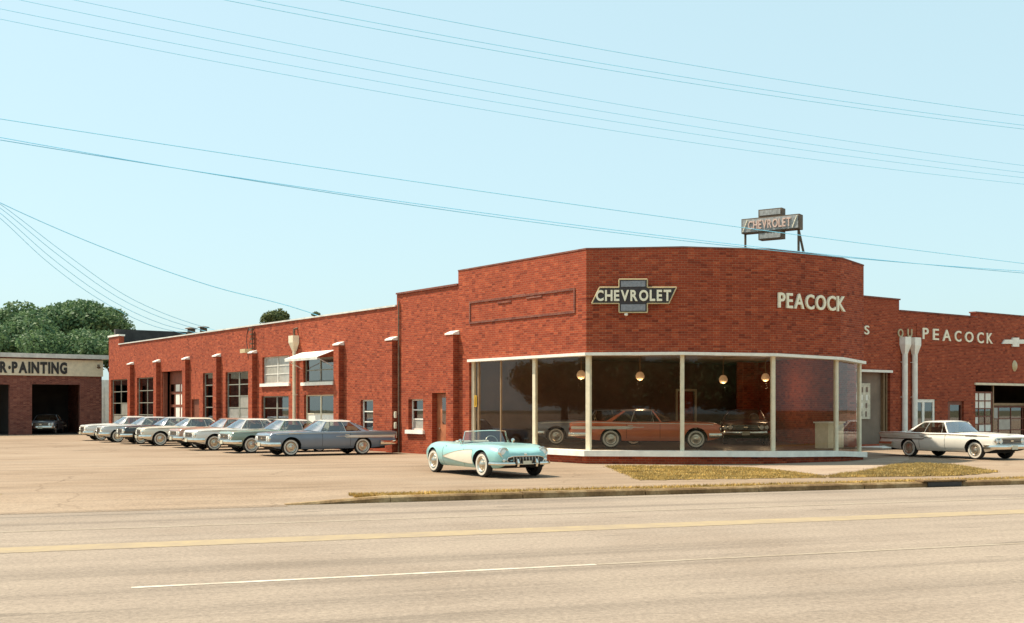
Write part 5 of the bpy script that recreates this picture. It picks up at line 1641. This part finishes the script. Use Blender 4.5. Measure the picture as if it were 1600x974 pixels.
    mb_ = MB(); mb_.lathe([(0.001, 0.012), (0.04, 0.008), (0.045, -0.01)], 14, 'X', (COFF - 0.005, 0, 0.605)); mb_.build("badge", "chrome", root, smooth=40)
    return root
mat_paint("car_aqua", (0.30, 0.56, 0.54))
fr_, re_ = ground(763, 746, 0), ground(686, 738, 0)
mid_ = (fr_ + re_) / 2
hdv = (fr_ - re_).normalized()
lf = Vector((-hdv.y, hdv.x, 0))
rd_ = make_roadster(mid_ + lf * 0.80 + Vector((-0.1, 0, 0)), math.atan2(hdv.y, hdv.x))
rd_.scale = (1.11, 1.08, 1.05)

# ------------------------------------------------------------------ showroom furniture
for k, (px, py, Y) in enumerate(((1000, 588, 44.0), (1130, 593, 45.5), (908, 586, 43.0), (1196, 590, 47.0))):
    c_ = at(px, py, Y)
    t_ = thing("pendant_lamp", (c_.x, c_.y, c_.z - 0.2), ("warm globe lamp hanging over the roof of the copper car", "warm globe lamp hanging in the middle of the right showroom pane", "warm globe lamp hanging behind the corner post of the showroom", "warm globe lamp hanging by the third showroom mullion")[k], "lamp", "globe lamps in the showroom")
    m_ = MB(); m_.lathe([(0.001, -0.17), (0.10, -0.14), (0.165, -0.05), (0.17, 0.02), (0.12, 0.12), (0.06, 0.165)], 18, 'Z', tuple(c_)); m_.build("globe", "globe_lamp", t_, t_.location, smooth=50)
    m_ = MB(); m_.tube([(c_.x, c_.y, c_.z + 0.16), (c_.x, c_.y, HEAD + 0.14)], 0.015, 6); m_.build("stem", "bronze_metal", t_, t_.location)
    li = bpy.data.lights.new("lamp_light", 'POINT'); li.energy = 24; li.color = (1.0, 0.74, 0.46); li.shadow_soft_size = 0.15
    lo_ = bpy.data.objects.new("lamp_light", li); COL.objects.link(lo_); lo_.parent = t_; lo_.location = (0, 0, -0.16)
cq = offset_line(RING, 0.9)
dq = (cq[5] - cq[4]).normalized()
cc = (cq[4] + cq[5]) / 2
ct = thing("reflection_block", (cc.x, cc.y, FLOOR), "added cream block for the pale reflection in the last showroom pane", "reflection")  # added block imitates a pale reflection in the end pane
m_ = MB(); m_.box((cc.x, cc.y, FLOOR + 0.45), (1.3, 0.5, 0.9), dq); m_.build("block_body", "cream_paint", ct, ct.location)
m_ = MB(); m_.box((cc.x, cc.y, FLOOR + 0.925), (1.4, 0.6, 0.05), dq); m_.build("top", "white_paint", ct, ct.location)

# ------------------------------------------------------------------ trees
def crown_mesh(name, seed, rad, nleaf, leaf, mat, lobes=16, flat=0.8):
    rng = np.random.default_rng(seed)
    lc = rng.normal(0, 1, (lobes, 3)); lc /= np.linalg.norm(lc, axis=1)[:, None]
    lc *= rng.uniform(0.25, 0.72, (lobes, 1)); lc[:, 2] = np.abs(lc[:, 2]) * 1.0 - 0.25
    lr = rng.uniform(0.26, 0.46, lobes)
    which = rng.choice(lobes, nleaf, p=lr ** 2 / (lr ** 2).sum())
    dv = rng.normal(0, 1, (nleaf, 3)); dv /= np.linalg.norm(dv, axis=1)[:, None]
    rr = lr[which] * (1 - 0.55 * rng.uniform(0, 1, nleaf) ** 2.2)
    c_ = lc[which] + dv * rr[:, None] + rng.normal(0, 0.02, (nleaf, 3))
    c_ = c_ * np.array([rad, rad, rad * flat])
    nrm = dv + rng.normal(0, 0.8, (nleaf, 3)); nrm /= np.linalg.norm(nrm, axis=1)[:, None]
    t1 = np.cross(nrm, rng.normal(0, 1, (nleaf, 3))); t1 /= np.linalg.norm(t1, axis=1)[:, None]
    t2 = np.cross(nrm, t1)
    sz = leaf * rng.uniform(0.6, 1.3, (nleaf, 1))
    v = np.stack([c_ - t1 * sz, c_ - t2 * sz * 0.55, c_ + t1 * sz, c_ + t2 * sz * 0.55], 1).reshape(-1, 3)
    me = bpy.data.meshes.new(name)
    me.from_pydata(v.tolist(), [], np.arange(nleaf * 4).reshape(-1, 4).tolist())
    me.materials.append(MATS[mat])
    return me, lc * np.array([rad, rad, rad * flat])
def tree(loc, hgt, crown, label, group, rz=0.0, sc=1.0, name="broadleaf_tree", drop=None):
    me, lc = crown
    ztop = float(max(v.co.z for v in me.vertices)); zc_ = hgt - ztop
    t_ = thing(name, loc, label, "tree", group, rz)
    t_.scale = (sc, sc, sc)
    m_ = MB()
    m_.tube([(0, 0, -0.2), (0.1, 0, zc_ * 0.4), (0, 0.1, zc_ * 0.8), (0, 0, zc_ + ztop * 0.4)], [0.42, 0.33, 0.24, 0.1], 10)
    for p in lc[:7]:
        m_.tube([(0, 0.05, zc_ * 0.5), (p[0] * 0.5, p[1] * 0.5, zc_ * 0.8 + p[2] * 0.4), (p[0], p[1], zc_ + p[2])], [0.16, 0.1, 0.03], 6)
    m_.build("trunk", "trunk_bark", t_, smooth=50)
    o = bpy.data.objects.new("crown", me); COL.objects.link(o); o.parent = t_; o.location = (0, 0, zc_)
    return t_
CR_A = crown_mesh("crown", 21, 7.2, 26000, 0.24, "leaf_summer", 22, 0.62)
CR_B = crown_mesh("crown", 34, 6.0, 18000, 0.24, "leaf_summer", 18, 0.72)
CR_C = crown_mesh("crown", 47, 2.6, 3500, 0.2, "leaf_olive", 12, 0.8)
def tree_px(px, pytop, Y, crown, hfac, label, group, sc=1.0, rz=0.0):
    top = at(px, pytop, Y)
    tree((top.x, top.y, 0), top.z / sc, crown, label, group, rz, sc)
tree_px(128, 466, 112, CR_A, 1, "big round leafy tree directly behind the paint shop roof", "trees behind the paint shop", 0.72)
tree_px(76, 468, 108, CR_B, 1, "tall leafy tree left of the big round tree behind the paint shop", "trees behind the paint shop", 0.85, 1.2)
tree_px(148, 478, 118, CR_B, 1, "leafy tree between the paint shop and the workshop corner", "trees behind the paint shop", 0.68, 2.6)
tree_px(14, 493, 103, CR_B, 1, "lower leafy tree at the left picture edge behind the paint shop", "trees behind the paint shop", 0.85, 4.0)
tree_px(100, 508, 98, CR_B, 1, "low bushy tree right above the paint shop lettering", "trees behind the paint shop", 0.7, 5.2)
tree_px(182, 512, 101, CR_B, 1, "low dark tree in the gap beside the workshop corner", "trees behind the paint shop", 0.62, 0.4)
tree_px(434, 480, 130, CR_C, 1, "small treetop showing above the workshop parapet", "treetops above the workshop", 0.8)
tree_px(495, 486, 150, CR_C, 1, "tiny twig of treetop right of the small treetop", "treetops above the workshop", 0.3, 1.0)
# the other side of the place, mirrored in the plate glass: trees and a house out of frame
words = ("first", "second", "third", "fourth", "fifth", "sixth", "seventh", "eighth", "ninth")
for k, (x, y, s_, rz) in enumerate(((-50, 46, 1.0, 0.3), (-60, 56, 1.15, 2.0), (-57, 36, 0.95, 1.1), (-70, 44, 1.3, 4.0), (-64, 26, 1.1, 5.0))):
    tree((x, y, 0), 7.5, CR_B, "tree beyond the lot mirrored in the side panes, %s from the pole" % words[k], "trees beyond the lot", rz, s_ * 0.8)
for k, (x, y, s_, rz) in enumerate(((-36, -24, 1.1, 0.5), (-27, -31, 1.2, 1.5), (-18, -24, 1.1, 2.2), (-9, -29, 1.2, 3.0), (0, -25, 1.1, 3.3), (27, -24, 1.2, 5.1), (36, -19, 1.1, 0.9), (45, -15, 1.2, 4.2), (54, -10, 1.1, 2.4))):
    tree((x, y, 0), 7.2, CR_A, "tree across the street mirrored in the front panes, %s from the left" % words[k], "trees across the street", rz, s_ * 0.85)
hs = thing("street_house", (15, -20, 0), "gabled house across the street, mirrored in the front panes", "house")
hx, hy = W_DIR, W_NRM
def hp(a, b2, z): return Vector((15, -20, 0)) + hx * a + hy * b2 + Vector((0, 0, z))
m_ = MB(); m_.prism([hp(-9, -5, -0.1), hp(9, -5, -0.1), hp(9, 5, -0.1), hp(-9, 5, -0.1)], (0, 0, 4.0)); m_.build("wall", "house_board", hs, hs.location)
m_ = MB(); m_.prism([hp(-9.6, -5.8, 3.8), hp(-9.6, 5.8, 3.8), hp(-9.6, 0, 7.4)], hx * 19.2); m_.build("roof", "roof_shingle", hs, hs.location)
for a in (-6, -2, 2, 6):
    m_ = MB(); m_.box(hp(a, 5.0, 2.0), (1.3, 0.1, 1.6), hx); m_.build("window", "sign_black", hs, hs.location)

# ------------------------------------------------------------------ overhead lines
D_W = 26.0
def wp(px, py):
    r = (px - 800) / F
    Y = D_W / (W_NRM.y + W_NRM.x * r)
    q = Vector((r * Y, Y, 0))
    return q.dot(W_DIR), H + (HZ - py) / F * Y
wl, _ = wp(-800, 0); wr, _ = wp(2300, 0)
WIRES = [((530, 0), (800, 52), (1600, 181)), ((400, 0), (800, 75), (1600, 196)), ((350, 0), (800, 84), (1600, 202)),
         ((115, 0), (800, 134), (1600, 259)), ((30, 0), (800, 150), (1600, 270)), ((0, 14), (800, 164), (1600, 278)), ((0, 30), (800, 179), (1600, 288)),
         ((0, 186), (800, 306), (1600, 412)), ((0, 215), (900, 356), (1600, 424)), ((0, 219), (900, 352), (1600, 427))]
names = ["topmost wire of the upper three crossing the sky", "middle wire of the upper three crossing the sky", "lowest wire of the upper three crossing the sky",
         "first of the four wires in the middle of the sky", "second of the four wires in the middle of the sky", "third of the four wires in the middle of the sky", "lowest of the four wires in the middle of the sky",
         "single lower wire passing behind the rooftop sign line", "upper of the paired cables above the parapet", "lower of the paired cables above the parapet"]
ends = {}
for k, (pts, nm) in enumerate(zip(WIRES, names)):
    ws = [wp(*p) for p in pts]
    A = np.array([[w_ ** 2, w_, 1] for w_, _ in ws]); zz_ = np.array([z for _, z in ws])
    co = np.linalg.solve(A, zz_)
    path = []
    for w_ in np.linspace(wl, wr, 48):
        path.append(wpt(w_, D_W, float(np.polyval(co, w_))))
    m_ = MB(); m_.tube(path, 0.009 if k >= 7 else (0.0075 if k < 3 else 0.006), 5)
    tag(m_.build("utility_wire", "wire_black", org=tuple(path[0]), smooth=60), nm, "wire", "overhead wires")
    ends[k] = (path[0].z, path[-1].z)
for wv_, j, lab in ((wl, 0, "timber utility pole left of the view, mirrored in the side panes"), (wr, 1, "timber utility pole beyond the right edge of the view")):
    zs_ = [e[j] for e in ends.values()]
    b_ = wpt(wv_, D_W, 0)
    t_ = thing("utility_pole", tuple(b_), lab, "pole", "utility poles")
    m_ = MB(); m_.tube([(b_.x, b_.y, -0.1), (b_.x, b_.y, max(zs_) + 0.5)], [0.17, 0.11], 12); m_.build("pole", "timber_pole", t_, t_.location, smooth=50)
    for zz_ in sorted(set(round(z * 2) / 2 for z in zs_)):
        m_ = MB(); m_.box((b_.x, b_.y, zz_ - 0.1), (0.1, 2.0, 0.1), W_DIR); m_.build("crossarm", "timber_pole", t_, t_.location)
# service drops from the left pole to the roofs
lp = wpt(wl, D_W, 0)
def drop(pix, Y0, Y1, lab, r=0.016):
    """sagging wire through picture points, its depth running from Y0 at the left edge to Y1 at its end"""
    P = np.array(pix, float); n_ = len(P)
    x_ = np.linspace(P[0, 0], P[-1, 0], 26)
    y_ = [keyed([tuple(p) for p in pix])(v) for v in x_]
    path = []
    for xx, yy in zip(x_, y_):
        f = (xx - P[0, 0]) / (P[-1, 0] - P[0, 0])
        Y = 1 / ((1 - f) / Y0 + f / Y1)
        path.append(at(xx, yy, Y))
    m_ = MB(); m_.tube(path, r, 5)
    tag(m_.build("service_wire", "wire_black", org=tuple(path[0]), smooth=60), lab, "wire", "service wires from the left")
drop([(-110, 262), (0, 317), (100, 362), (200, 402), (330, 447), (470, 484), (502, 495)], 52, 55, "thick service cable sagging from the left edge to the workshop roof", 0.02)
drop([(-110, 250), (0, 319), (100, 395), (200, 464), (280, 499), (335, 516)], 52, 66, "uppermost of the four steep wires at the left", 0.014)
drop([(-110, 252), (0, 325), (90, 398), (190, 468), (270, 503), (322, 518)], 52, 66.5, "second of the four steep wires at the left", 0.014)
drop([(-110, 255), (0, 333), (80, 403), (180, 473), (255, 507), (305, 520)], 52, 67.5, "third of the four steep wires at the left", 0.014)
drop([(-110, 258), (0, 341), (70, 406), (165, 474), (235, 508), (290, 522)], 52, 68.5, "lowest of the four steep wires at the left", 0.014)
